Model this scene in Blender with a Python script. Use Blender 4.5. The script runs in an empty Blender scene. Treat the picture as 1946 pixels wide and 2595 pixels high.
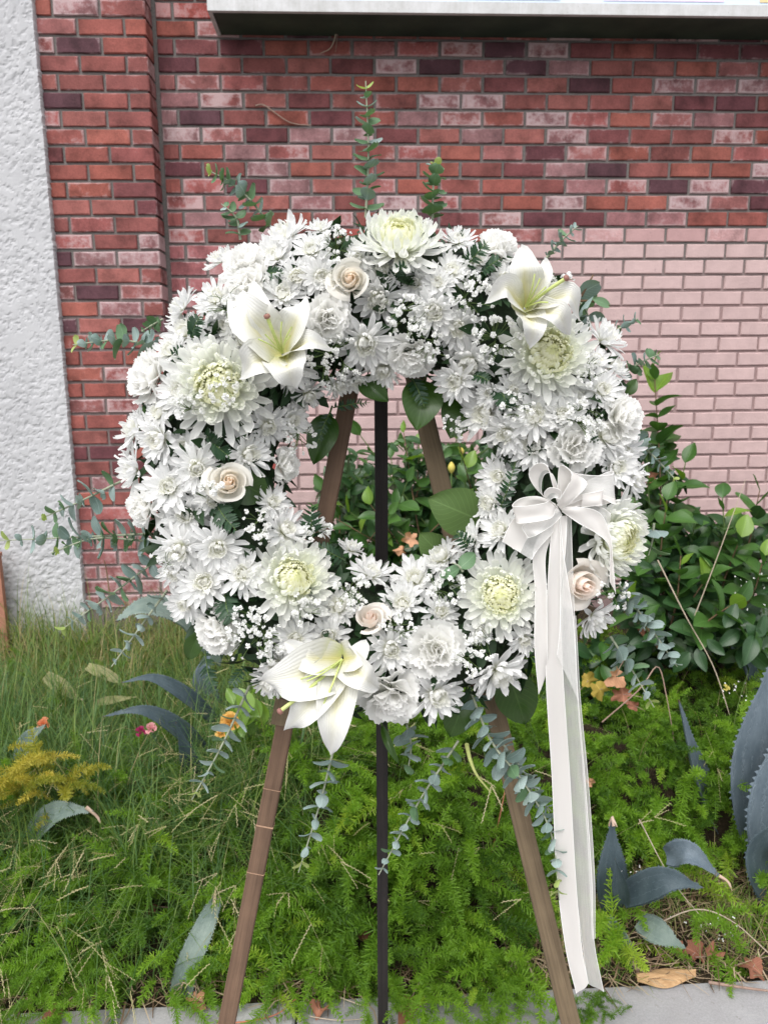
import bpy, math, random
import numpy as np
from mathutils import Vector as V, Matrix as M
from math import radians, sin, cos, pi

random.seed(11); np.random.seed(11)
rnd = random.uniform
sc = bpy.context.scene
COL = sc.collection

# ------------------------------------------------------------------ camera, world, sun, exposure
FPX, CX, CY = 1948.0, 973.0, 1297.5            # focal length and centre of the photograph, in its pixels
TH, RHO = radians(11.0), radians(0.5)          # pitch down, roll
EYE = V((0, 0, 1.5))
FW = V((0, cos(TH), -sin(TH))); _R = V((1, 0, 0)); _U = V((0, sin(TH), cos(TH)))
RT = _R * cos(RHO) - _U * sin(RHO); UP = _R * sin(RHO) + _U * cos(RHO)
cam_data = bpy.data.cameras.new('camera'); cam = bpy.data.objects.new('camera', cam_data); COL.objects.link(cam)
cam_data.sensor_fit = 'VERTICAL'; cam_data.sensor_height = 36.0; cam_data.lens = FPX / 2595 * 36
cam_data.clip_start = 0.05; cam_data.clip_end = 300
cam_data.dof.use_dof = True; cam_data.dof.focus_distance = 1.09; cam_data.dof.aperture_fstop = 11
mw = M.Identity(4)
for i in range(3):
    mw[i][0], mw[i][1], mw[i][2], mw[i][3] = RT[i], UP[i], -FW[i], EYE[i]
cam.matrix_world = mw
sc.camera = cam

world = bpy.data.worlds.new('World'); sc.world = world; world.use_nodes = True
wn = world.node_tree; wn.nodes.clear()
sky = wn.nodes.new('ShaderNodeTexSky'); sky.sky_type = 'NISHITA'; sky.sun_disc = False
SUN_EL, SUN_AZ = radians(58), radians(200)     # azimuth measured from +Y clockwise: behind the camera, a little to the left
sky.sun_elevation = SUN_EL; sky.sun_rotation = SUN_AZ; sky.air_density = 1.0; sky.dust_density = 2.5; sky.ozone_density = 1.0
hs = wn.nodes.new('ShaderNodeHueSaturation'); hs.inputs['Saturation'].default_value = 0.16   # overcast: nearly grey
bg = wn.nodes.new('ShaderNodeBackground'); bg.inputs['Strength'].default_value = 0.125
wo = wn.nodes.new('ShaderNodeOutputWorld')
wn.links.new(sky.outputs[0], hs.inputs['Color']); wn.links.new(hs.outputs[0], bg.inputs[0]); wn.links.new(bg.outputs[0], wo.inputs[0])
sun_d = bpy.data.lights.new('sun', 'SUN'); sun_d.energy = 1.3; sun_d.angle = radians(60); sun_d.color = (1.0, 0.97, 0.93)
sun = bpy.data.objects.new('sun', sun_d); COL.objects.link(sun); sun.location = (0, -5, 9)
sdir = V((sin(SUN_AZ) * cos(SUN_EL), cos(SUN_AZ) * cos(SUN_EL), sin(SUN_EL)))
sun.rotation_euler = sdir.to_track_quat('Z', 'Y').to_euler()
vs = sc.view_settings
vs.view_transform = 'Standard'; vs.look = 'None'; vs.gamma = 1.0; vs.use_curve_mapping = False; vs.exposure = 1.08
sc.cycles.use_denoising = True
sc.cycles.max_bounces = 12; sc.cycles.transparent_max_bounces = 24; sc.cycles.diffuse_bounces = 8; sc.cycles.transmission_bounces = 8

# ------------------------------------------------------------------ pixel <-> place
def ray(x, y): return FW + RT * ((x - CX) / FPX) + UP * ((CY - y) / FPX)
def atY(x, y, Y):
    d = ray(x, y); return EYE + d * (Y / d.y)
def atZ(x, y, z):
    d = ray(x, y); return EYE + d * ((z - EYE.z) / d.z)
def onpl(x, y, p, n):
    d = ray(x, y); return EYE + d * ((p - EYE).dot(n) / d.dot(n))
def proj(p):
    q = p - EYE; z = q.dot(FW); return CX + FPX * q.dot(RT) / z, CY - FPX * q.dot(UP) / z
DS = 1946 / 1659.0
def dpt(x, y, Y): return atY(x * DS, y * DS, Y)      # overview pixels

# ------------------------------------------------------------------ meshes
class Acc:
    """collects vertices, quads, uv and material indices and links them as one mesh"""
    def __init__(s): s.v, s.f, s.u, s.m, s.n = [], [], [], [], 0
    def add(s, v, f, u=None, m=0):
        v = np.asarray(v, float).reshape(-1, 3); f = np.asarray(f, int).reshape(-1, 4)
        if u is None: u = np.zeros((len(v), 2))
        s.v.append(v); s.f.append(f + s.n); s.u.append(np.asarray(u, float).reshape(-1, 2))
        s.m.append(np.full(len(f), m) if np.isscalar(m) else np.asarray(m)); s.n += len(v)
        return s
    def mesh(s, name, mats, smooth=True):
        v = np.concatenate(s.v); f = np.concatenate(s.f); u = np.concatenate(s.u); mi = np.concatenate(s.m)
        me = bpy.data.meshes.new(name)
        me.vertices.add(len(v)); me.vertices.foreach_set('co', v.astype(np.float32).ravel())
        me.loops.add(f.size); me.loops.foreach_set('vertex_index', f.ravel().astype(np.int32))
        me.polygons.add(len(f)); me.polygons.foreach_set('loop_start', np.arange(0, f.size, 4, dtype=np.int32))
        try: me.polygons.foreach_set('loop_total', np.full(len(f), 4, dtype=np.int32))
        except Exception: pass
        me.polygons.foreach_set('material_index', mi.astype(np.int32))
        me.polygons.foreach_set('use_smooth', np.full(len(f), smooth))
        l = me.uv_layers.new(name='UVMap'); l.data.foreach_set('uv', u[f.ravel()].astype(np.float32).ravel())
        me.update(calc_edges=True)
        for m in (mats if isinstance(mats, (list, tuple)) else [mats]): me.materials.append(m)
        return me

_gq = {}
def gquads(nl, nw, closed=False):
    k = (nl, nw, closed)
    if k not in _gq:
        q = []; W = nw if closed else nw + 1
        for i in range(nl):
            for j in range(nw):
                a = i * W + j; b = i * W + (j + 1) % W
                q.append((a, b, b + W, a + W))
        _gq[k] = np.array(q)
    return _gq[k]
def guv(nl, nw):
    t, s = np.meshgrid(np.linspace(0, 1, nl + 1), np.linspace(0, 1, nw + 1), indexing='ij')
    return np.stack([s, t], -1).reshape(-1, 2)
def grid(acc, P, m=0, uv=None):
    nl, nw = P.shape[0] - 1, P.shape[1] - 1
    acc.add(P, gquads(nl, nw), guv(nl, nw) if uv is None else uv, m); return acc
def nrm(a):
    a = np.asarray(a, float); return a / max(1e-9, np.linalg.norm(a))
def tube(acc, path, rad, n=6, m=0, u=0.5):
    path = np.asarray(path, float); k = len(path); rad = np.broadcast_to(np.asarray(rad, float), (k,))
    t = np.gradient(path, axis=0); ref = np.array([0.31, 0.2, 0.93])
    rings = []
    for i in range(k):
        d = nrm(t[i]); a = np.cross(d, ref)
        if np.linalg.norm(a) < .1: a = np.cross(d, [1, 0, 0])
        a = nrm(a); b = np.cross(d, a)
        an = np.arange(n) * 2 * pi / n
        rings.append(path[i] + rad[i] * (np.cos(an)[:, None] * a + np.sin(an)[:, None] * b))
    uv = np.stack([np.full(k * n, u), np.repeat(np.linspace(0, 1, k), n)], -1)
    acc.add(np.array(rings).reshape(-1, 3), gquads(k - 1, n, True), uv, m)
    return acc
def box(acc, lo, hi, m=0, mat=None):
    x0, y0, z0 = lo; x1, y1, z1 = hi
    v = np.array([[x0,y0,z0],[x1,y0,z0],[x1,y1,z0],[x0,y1,z0],[x0,y0,z1],[x1,y0,z1],[x1,y1,z1],[x0,y1,z1]], float)
    if mat is not None: v = np.array([tuple(mat @ V(p)) for p in v])
    acc.add(v, [[0,3,2,1],[4,5,6,7],[0,1,5,4],[1,2,6,5],[2,3,7,6],[3,0,4,7]], m=m); return acc
def spline(pts, n):
    """smooth polyline through pts (Catmull-Rom)"""
    P = [np.asarray(tuple(p), float) for p in pts]
    if len(P) == 2: return np.array([P[0] + (P[1] - P[0]) * t for t in np.linspace(0, 1, n)])
    Q = [2 * P[0] - P[1]] + P + [2 * P[-1] - P[-2]]; out = []
    for t in np.linspace(0, len(P) - 1, n):
        i = min(int(t), len(P) - 2); f = t - i; a, b, c, d = Q[i:i + 4]
        out.append(.5 * (2 * b + (c - a) * f + (2 * a - 5 * b + 4 * c - d) * f * f + (3 * b - a - 3 * c + d) * f ** 3))
    return np.array(out)

# ------------------------------------------------------------------ objects
def obj(name, me, parent=None, mat=None, kind=None):
    o = bpy.data.objects.new(name, me); COL.objects.link(o)
    if parent is not None: o.parent = parent
    if mat is not None: o.matrix_basis = mat
    if kind: o['kind'] = kind
    return o
def tag(o, label, cat, group=None):
    o['label'] = label; o['category'] = cat
    if group: o['group'] = group
    LABELS.setdefault(label, []).append(o.name)
    return o
LABELS = {}
def thing(name, label, cat, mat=None, group=None):
    o = bpy.data.objects.new(name, None); COL.objects.link(o); o.empty_display_size = .02
    o.matrix_basis = mat if mat is not None else M.Identity(4)
    return tag(o, label, cat, group)
def tmat(p): return M.Translation(V(p))
def wpart(name, me, parent, kind=None):
    """a part whose mesh was made in place"""
    return obj(name, me, parent, parent.matrix_basis.inverted(), kind)
def frame(c, n, spin=0.0, up=V((0, 0, 1))):
    n = n.normalized(); x = up.cross(n)
    if x.length < 1e-3: x = V((1, 0, 0))
    x.normalize(); y = n.cross(x)
    m = M(((x.x, y.x, n.x, c.x), (x.y, y.y, n.y, c.y), (x.z, y.z, n.z, c.z), (0, 0, 0, 1)))
    return m @ M.Rotation(spin, 4, 'Z')

# ------------------------------------------------------------------ materials
def newmat(name):
    m = bpy.data.materials.new(name); m.use_nodes = True; m.node_tree.nodes.clear(); return m, m.node_tree
def nd(nt, t, ins=None, **pr):
    n = nt.nodes.new('ShaderNode' + t)
    for k, v in pr.items(): setattr(n, k, v)
    for k, v in (ins or {}).items():
        if isinstance(v, bpy.types.NodeSocket): nt.links.new(v, n.inputs[k])
        else:
            if isinstance(v, (tuple, list)) and len(v) == 3 and n.inputs[k].type == 'RGBA': v = (*v, 1)
            n.inputs[k].default_value = v
    return n
def mixc(nt, f, a, b, mode='MIX'):
    n = nt.nodes.new('ShaderNodeMix'); n.data_type = 'RGBA'; n.blend_type = mode
    for k, v in ((0, f), (6, a), (7, b)):
        if isinstance(v, bpy.types.NodeSocket): nt.links.new(v, n.inputs[k])
        else: n.inputs[k].default_value = (*v, 1) if isinstance(v, (tuple, list)) and len(v) == 3 else v
    return n.outputs[2]
def math_(nt, op, a, b=0.0, clamp=False):
    return nd(nt, 'Math', {0: a, 1: b}, operation=op, use_clamp=clamp).outputs[0]
def ramp(nt, fac, stops, interp='LINEAR'):
    n = nt.nodes.new('ShaderNodeValToRGB'); n.color_ramp.interpolation = interp
    e = n.color_ramp.elements
    while len(e) < len(stops): e.new(0.5)
    for el, (p, c) in zip(e, stops):
        el.position = p; el.color = (*c, 1) if len(c) == 3 else c
    nt.links.new(fac, n.inputs[0]); return n.outputs[0]
def g3(v): return (v, v, v)
def noise(nt, vec, scale, detail=4, rough=.55, dist=0.0, out=0):
    ins = {'Scale': scale, 'Detail': detail, 'Roughness': rough, 'Distortion': dist}
    if vec is not None: ins['Vector'] = vec
    return nd(nt, 'TexNoise', ins).outputs[out]
def bump(nt, h, strength, dist=.01, normal=None):
    ins = {'Height': h, 'Strength': strength, 'Distance': dist}
    if normal is not None: ins['Normal'] = normal
    return nd(nt, 'Bump', ins).outputs[0]
def out(nt, s): nd(nt, 'OutputMaterial', {'Surface': s})
def leafmat(name, color, trans=.25, rough=.5, spec=.5, tcol=None, normal=None, m=None, nt=None, coat=0):
    """thin sheet: a principled face that lets some light through"""
    ins = {'Base Color': color, 'Roughness': rough, 'Specular IOR Level': spec, 'Coat Weight': coat}
    if normal is not None: ins['Normal'] = normal
    b = nd(nt, 'BsdfPrincipled', ins).outputs[0]
    t = nd(nt, 'BsdfTranslucent', {'Color': tcol if tcol is not None else color}).outputs[0]
    out(nt, nd(nt, 'MixShader', {0: trans, 1: b, 2: t}).outputs[0])
    return m
def uvxy(nt):
    s = nd(nt, 'SeparateXYZ', {0: nd(nt, 'UVMap').outputs[0]})
    return s.outputs[0], s.outputs[1]

def mat_petal(name, stops, trans=.3, rough=.6, objcol=False):
    m, nt = newmat(name); x, y = uvxy(nt)
    c = ramp(nt, y, stops)
    oi = nd(nt, 'ObjectInfo')
    if objcol: c = mixc(nt, 1.0, c, oi.outputs['Color'], 'MULTIPLY')
    r = ramp(nt, oi.outputs['Random'], [(0, (.965, .968, .972)), (1, (1, 1, 1))])
    c = mixc(nt, 1.0, c, r, 'MULTIPLY')
    veins = nd(nt, 'TexWave', {'Vector': nd(nt, 'UVMap').outputs[0], 'Scale': 2.6, 'Distortion': .6, 'Detail': 1.0}, wave_type='BANDS', bands_direction='X').outputs[1]
    nrmv = bump(nt, veins, .25, .00012)
    return leafmat(name, c, trans, rough, .35, None, nrmv, m, nt)
W1 = (.925, .925, .92)
MAT_PETAL = mat_petal('white_petal', [(0, (.72, .75, .52)), (.16, (.88, .88, .80)), (.38, W1), (1, (.935, .933, .925))], .5)
MAT_CENTRE = mat_petal('cream_centre_petal', [(0, (.60, .66, .26)), (.35, (.82, .84, .58)), (.75, (.90, .90, .76)), (1, (.92, .92, .84))], .35)
MAT_DISC = mat_petal('green_disc', [(0, (.42, .52, .08)), (.6, (.64, .70, .24)), (1, (.78, .81, .42))], .2)
MAT_MUM = mat_petal('mum_petal', [(0, (.84, .90, .56)), (.25, (.95, .96, .86)), (.5, (.975, .975, .96)), (1, (.98, .978, .965))], .48, .6, True)
MAT_MUMC = mat_petal('mum_centre_petal', [(0, (.66, .70, .22)), (.5, (.83, .85, .46)), (1, (.88, .89, .58))], .42)
MAT_MUMM = mat_petal('mum_inner_petal', [(0, (.78, .80, .42)), (.45, (.90, .90, .66)), (1, (.92, .915, .74))], .45)
MAT_CARN = mat_petal('carnation_petal', [(0, (.86, .86, .70)), (.3, (.925, .92, .88)), (1, (.94, .935, .92))], .5)
MAT_ROSE = mat_petal('rose_petal', [(0, (1, 1, .97)), (.5, (1, 1, 1)), (1, (1, 1, 1))], .48, .55, True)
def mat_lily():
    m, nt = newmat('lily_tepal'); x, y = uvxy(nt)
    d = math_(nt, 'ABSOLUTE', math_(nt, 'SUBTRACT', x, .5))
    mid = ramp(nt, d, [(0, g3(1)), (.10, g3(.55)), (.30, g3(0))])
    al = ramp(nt, y, [(0, g3(1)), (.35, g3(.75)), (.75, g3(.15)), (1, g3(.05))])
    base = ramp(nt, y, [(0, (.66, .72, .32)), (.12, (.66, .67, .45)), (.28, (.70, .695, .64)), (1, (.71, .71, .695))])
    c = mixc(nt, mixc(nt, 1.0, mid, al, 'MULTIPLY'), base, (.70, .65, .28))
    w = nd(nt, 'TexWave', {'Vector': nd(nt, 'UVMap').outputs[0], 'Scale': 4.5, 'Distortion': 1.2, 'Detail': 2.0}, wave_type='BANDS', bands_direction='X').outputs[1]
    return leafmat('lily_tepal', c, .24, .5, .35, None, bump(nt, w, .5, .0006), m, nt)
MAT_LILY = mat_lily()

def mat_leaf(name, c0, c1, trans=.22, rough=.4, vein=True, spec=.5, back=None):
    m, nt = newmat(name); x, y = uvxy(nt)
    oi = nd(nt, 'ObjectInfo').outputs['Random']
    tc = nd(nt, 'TexCoord').outputs['Object']
    f = math_(nt, 'ADD', math_(nt, 'MULTIPLY', oi, .6), math_(nt, 'MULTIPLY', noise(nt, tc, 60), .5))
    c = ramp(nt, f, [(.1, c0), (.9, c1)])
    nv = None
    if vein:
        d = math_(nt, 'ABSOLUTE', math_(nt, 'SUBTRACT', x, .5))
        mid = ramp(nt, d, [(0, g3(1)), (.03, g3(0))])
        sv = math_(nt, 'ADD', math_(nt, 'MULTIPLY', y, 9), math_(nt, 'MULTIPLY', d, -7))
        sv = math_(nt, 'ABSOLUTE', math_(nt, 'SUBTRACT', math_(nt, 'FRACT', sv), .5))
        side = ramp(nt, sv, [(0, g3(.6)), (.09, g3(0))])
        v = mixc(nt, 1.0, mid, side, 'LIGHTEN')
        c = mixc(nt, mixc(nt, 1.0, v, g3(.38), 'MULTIPLY'), c, tuple(min(1, k * 1.9 + .03) for k in c1))
        nv = bump(nt, v, -.5, .002)
    if back:
        c = mixc(nt, nd(nt, 'NewGeometry').outputs['Backfacing'], c, back)
    tcl = mixc(nt, 1.0, c, (1.5, 1.6, .6), 'MULTIPLY')
    return leafmat(name, c, trans, rough, spec, tcl, nv, m, nt)
MAT_SALAL = mat_leaf('salal_leaf', (.020, .058, .009), (.042, .092, .014), .22, .32, True, .5)
MAT_SALAL_L = mat_leaf('pale_leaf', (.070, .125, .035), (.085, .145, .042), .2, .5, True, .3)
MAT_FERN = mat_leaf('fern_leaflet', (.009, .034, .014), (.020, .060, .022), .12, .45, True, .4)
MAT_FOLI = mat_leaf('dark_foliage', (.012, .035, .012), (.028, .062, .02), .1, .5, False, .3)
MAT_EUC = mat_leaf('eucalyptus_leaf', (.145, .215, .200), (.285, .355, .350), .12, .6, True, .25)
MAT_EUCG = mat_leaf('eucalyptus_green_leaf', (.075, .145, .075), (.13, .22, .12), .15, .5, True, .35)
MAT_EUCT = mat_leaf('eucalyptus_tip_leaf', (.26, .36, .10), (.36, .42, .16), .25, .5, False, .35)
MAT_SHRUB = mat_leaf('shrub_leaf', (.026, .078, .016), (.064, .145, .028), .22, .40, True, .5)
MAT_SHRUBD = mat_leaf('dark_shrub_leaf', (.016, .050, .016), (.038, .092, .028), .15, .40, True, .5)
MAT_YOUNG = mat_leaf('young_leaf', (.10, .20, .025), (.16, .27, .035), .3, .35, True, .5)

def mat_plain(name, c0, c1, scale=40, rough=.7, bmp=.3, bd=.003, spec=.3, stretch=None):
    m, nt = newmat(name); tc = nd(nt, 'TexCoord').outputs['Object']
    if stretch: tc = nd(nt, 'Mapping', {'Vector': tc, 'Scale': stretch}).outputs[0]
    n = noise(nt, tc, scale, 6, .6)
    c = ramp(nt, n, [(.3, c0), (.7, c1)])
    b = nd(nt, 'BsdfPrincipled', {'Base Color': c, 'Roughness': rough, 'Specular IOR Level': spec, 'Normal': bump(nt, n, bmp, bd)})
    out(nt, b.outputs[0]); return m
MAT_STEM = mat_plain('grey_green_stem', (.24, .27, .19), (.33, .35, .26), 200)
MAT_STEMB = mat_plain('brown_stem', (.10, .06, .035), (.17, .11, .06), 200)
MAT_STEMG = mat_plain('green_stem', (.07, .12, .03), (.11, .17, .05), 200)
MAT_YSTEM = mat_plain('yellow_green_stem', (.28, .32, .10), (.36, .38, .14), 200)
MAT_FOAM = mat_plain('dark_moss', (.008, .016, .007), (.018, .032, .012), 60, .9, .8, .01)
MAT_STAMEN = mat_plain('pale_green_filament', (.42, .5, .16), (.52, .58, .22), 100, .5)
MAT_STIGMA = mat_plain('stigma', (.22, .10, .09), (.30, .15, .11), 100, .5)

# ------------------------------------------------------------------ brick wall, pier, stucco, sign
YAW = radians(2.5)
WD = V((cos(YAW), sin(YAW), 0)); WN = V((-sin(YAW), cos(YAW), 0))    # along the wall, into the wall
WALL0 = V((0, 3.90, 0))                                             # a point of the wall's face
PIER0 = WALL0 - WN * 0.13
BL, BH, JT = 0.2032, 0.0750, 0.0125
def wall_u(p): return (p - WALL0).dot(WD)
def wmat(u, off, z):                       # u along, off out of the face (negative = towards the street)
    return M.Translation(WALL0 + WD * u + WN * off + V((0, 0, z))) @ M.Rotation(YAW, 4, 'Z')

def mat_brick():
    m, nt = newmat('brick'); oi = nd(nt, 'ObjectInfo')
    tc = nd(nt, 'TexCoord'); off = nd(nt, 'CombineXYZ', {0: math_(nt, 'MULTIPLY', oi.outputs['Random'], 37.0), 1: math_(nt, 'MULTIPLY', oi.outputs['Random'], 91.0)}).outputs[0]
    p = nd(nt, 'VectorMath', {0: tc.outputs['Object'], 1: off}, operation='ADD').outputs[0]
    big = noise(nt, p, 9, 5, .62); fine = noise(nt, p, 130, 5, .65); mid = noise(nt, p, 34, 5, .7)
    c = mixc(nt, 1.0, oi.outputs['Color'], ramp(nt, big, [(.28, g3(.48)), (.5, g3(1.0)), (.72, g3(1.34))]), 'MULTIPLY')
    c = mixc(nt, 1.0, c, ramp(nt, fine, [(.3, g3(.82)), (.7, g3(1.14))]), 'MULTIPLY')
    # lime bloom, strongest along the arrises
    g = nd(nt, 'SeparateXYZ', {0: tc.outputs['Generated']})
    ex = math_(nt, 'ABSOLUTE', math_(nt, 'SUBTRACT', g.outputs[0], .5)); ez = math_(nt, 'ABSOLUTE', math_(nt, 'SUBTRACT', g.outputs[2], .5))
    edge = math_(nt, 'MAXIMUM', ramp(nt, ex, [(.42, g3(0)), (.5, g3(1))]), ramp(nt, ez, [(.32, g3(0)), (.5, g3(1))]))
    a = oi.outputs['Alpha']
    f = math_(nt, 'ADD', math_(nt, 'ADD', math_(nt, 'MULTIPLY', big, .9), math_(nt, 'MULTIPLY', mid, .75)), math_(nt, 'MULTIPLY', edge, .26))
    f = math_(nt, 'ADD', f, math_(nt, 'MULTIPLY', a, .75))
    f = math_(nt, 'MULTIPLY', math_(nt, 'SUBTRACT', f, 1.12), 4.5, True)
    f = math_(nt, 'MULTIPLY', f, math_(nt, 'ADD', .30, math_(nt, 'MULTIPLY', a, .7)))
    c = mixc(nt, f, c, (.50, .395, .40))
    h = math_(nt, 'ADD', fine, math_(nt, 'MULTIPLY', mid, .8))
    b = nd(nt, 'BsdfPrincipled', {'Base Color': c, 'Roughness': .85, 'Specular IOR Level': .25, 'Normal': bump(nt, h, .5, .004)})
    out(nt, b.outputs[0]); return m
MAT_BRICK = mat_brick()
def mat_paint_brick():
    m, nt = newmat('painted_brick'); oi = nd(nt, 'ObjectInfo'); tc = nd(nt, 'TexCoord')
    off = nd(nt, 'CombineXYZ', {0: math_(nt, 'MULTIPLY', oi.outputs['Random'], 37.0), 1: math_(nt, 'MULTIPLY', oi.outputs['Random'], 91.0)}).outputs[0]
    p = nd(nt, 'VectorMath', {0: tc.outputs['Object'], 1: off}, operation='ADD').outputs[0]
    n1 = noise(nt, p, 14, 5, .6); n2 = noise(nt, p, 120, 5, .65); n3 = noise(nt, p, 55, 3, .6)
    c = mixc(nt, 1.0, oi.outputs['Color'], ramp(nt, n1, [(.3, g3(.90)), (.7, g3(1.06))]), 'MULTIPLY')
    c = mixc(nt, ramp(nt, n3, [(.66, g3(0)), (.72, g3(.45))]), c, (.26, .17, .18))
    h = math_(nt, 'ADD', n2, n1)
    b = nd(nt, 'BsdfPrincipled', {'Base Color': c, 'Roughness': .75, 'Specular IOR Level': .3, 'Normal': bump(nt, h, .5, .004)})
    out(nt, b.outputs[0]); return m
MAT_PBRICK = mat_paint_brick()
PAINT_Z = onpl(1600, 612, WALL0, WN).z                      # top of the pink painted part
def mat_mortar():
    m, nt = newmat('mortar'); tc = nd(nt, 'TexCoord').outputs['Object']
    n = noise(nt, tc, 110, 6, .7); b_ = noise(nt, tc, 6, 4)
    c = ramp(nt, math_(nt, 'ADD', math_(nt, 'MULTIPLY', n, .7), math_(nt, 'MULTIPLY', b_, .3)), [(.3, (.115, .105, .10)), (.7, (.22, .20, .19))])
    s = nd(nt, 'SeparateXYZ', {0: tc})
    zz = math_(nt, 'ADD', s.outputs[2], math_(nt, 'MULTIPLY', math_(nt, 'SUBTRACT', b_, .5), .10))
    k = ramp(nt, math_(nt, 'ADD', math_(nt, 'MULTIPLY', math_(nt, 'SUBTRACT', PAINT_Z - .10, zz), 4.0), .2), [(0, g3(0)), (1, g3(.95))])
    k = mixc(nt, 1.0, k, ramp(nt, math_(nt, 'ADD', math_(nt, 'MULTIPLY', s.outputs[0], 1.8), 1.5), [(0, g3(.25)), (1, g3(1))]), 'MULTIPLY')
    c = mixc(nt, k, c, mixc(nt, 1.0, (.37, .262, .256), ramp(nt, n, [(.3, g3(.75)), (.7, g3(1.05))]), 'MULTIPLY'))
    b = nd(nt, 'BsdfPrincipled', {'Base Color': c, 'Roughness': .9, 'Specular IOR Level': .2, 'Normal': bump(nt, n, .7, .006)})
    out(nt, b.outputs[0]); return m
MAT_MORTAR = mat_mortar()

def brick_mesh(L, H, D, seed, mat, ch=.0035):
    """front face at y=0, body behind it; chipped arrises, 24 quads"""
    r = random.Random(seed); nx = 5; a = Acc()
    per = [(-L / 2 + L * i / (nx - 1), -H / 2) for i in range(nx)] + [(L / 2 - L * i / (nx - 1), H / 2) for i in range(nx)]
    def ringv(y, ins, jit):
        o = []
        for i, (x, z) in enumerate(per):
            sx = -1 if i in (0, 2 * nx - 1) else (1 if i in (nx - 1, nx) else 0); sz = -1 if i < nx else 1
            o.append((x - sx * ins + (r.uniform(-jit, jit) if sx == 0 else r.uniform(-jit, jit) * .7), y + r.uniform(-jit, jit) * .5, z - sz * ins + r.uniform(-jit, jit)))
        return o
    v = ringv(D, 0, 0) + ringv(ch * 1.1, 0, .0012) + ringv(0, ch, .0014)
    q = []; n = 2 * nx
    for k in range(2):
        for i in range(n):
            j = (i + 1) % n; q.append((k * n + i, k * n + j, (k + 1) * n + j, (k + 1) * n + i))
    for i in range(nx - 1): q.append((2 * n + i, 2 * n + i + 1, 2 * n + n - 2 - i, 2 * n + n - 1 - i))
    a.add(v, q); return a.mesh('brick', mat, False), a
RED = [(.270, .084, .070), (.250, .080, .070), (.290, .094, .074), (.230, .078, .070), (.280, .100, .088), (.262, .080, .062), (.215, .072, .066)]
DARK = [(.125, .044, .052), (.105, .043, .053), (.15, .050, .056), (.095, .042, .052), (.175, .058, .060)]
PALE = [(.30, .115, .110), (.28, .13, .135), (.30, .095, .09), (.27, .14, .145)]
def brick_color(r):
    k = r.random()
    if k < .43: c = r.choice(RED); w = r.choice([0, .05, .14, .24])
    elif k < .64: c = r.choice(DARK); w = r.choice([0, 0, .08, .18])
    else: c = r.choice(PALE); w = r.uniform(.18, .56)
    j = r.uniform(.80, .98)
    return (c[0] * j, c[1] * j, c[2] * j, w)

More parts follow.
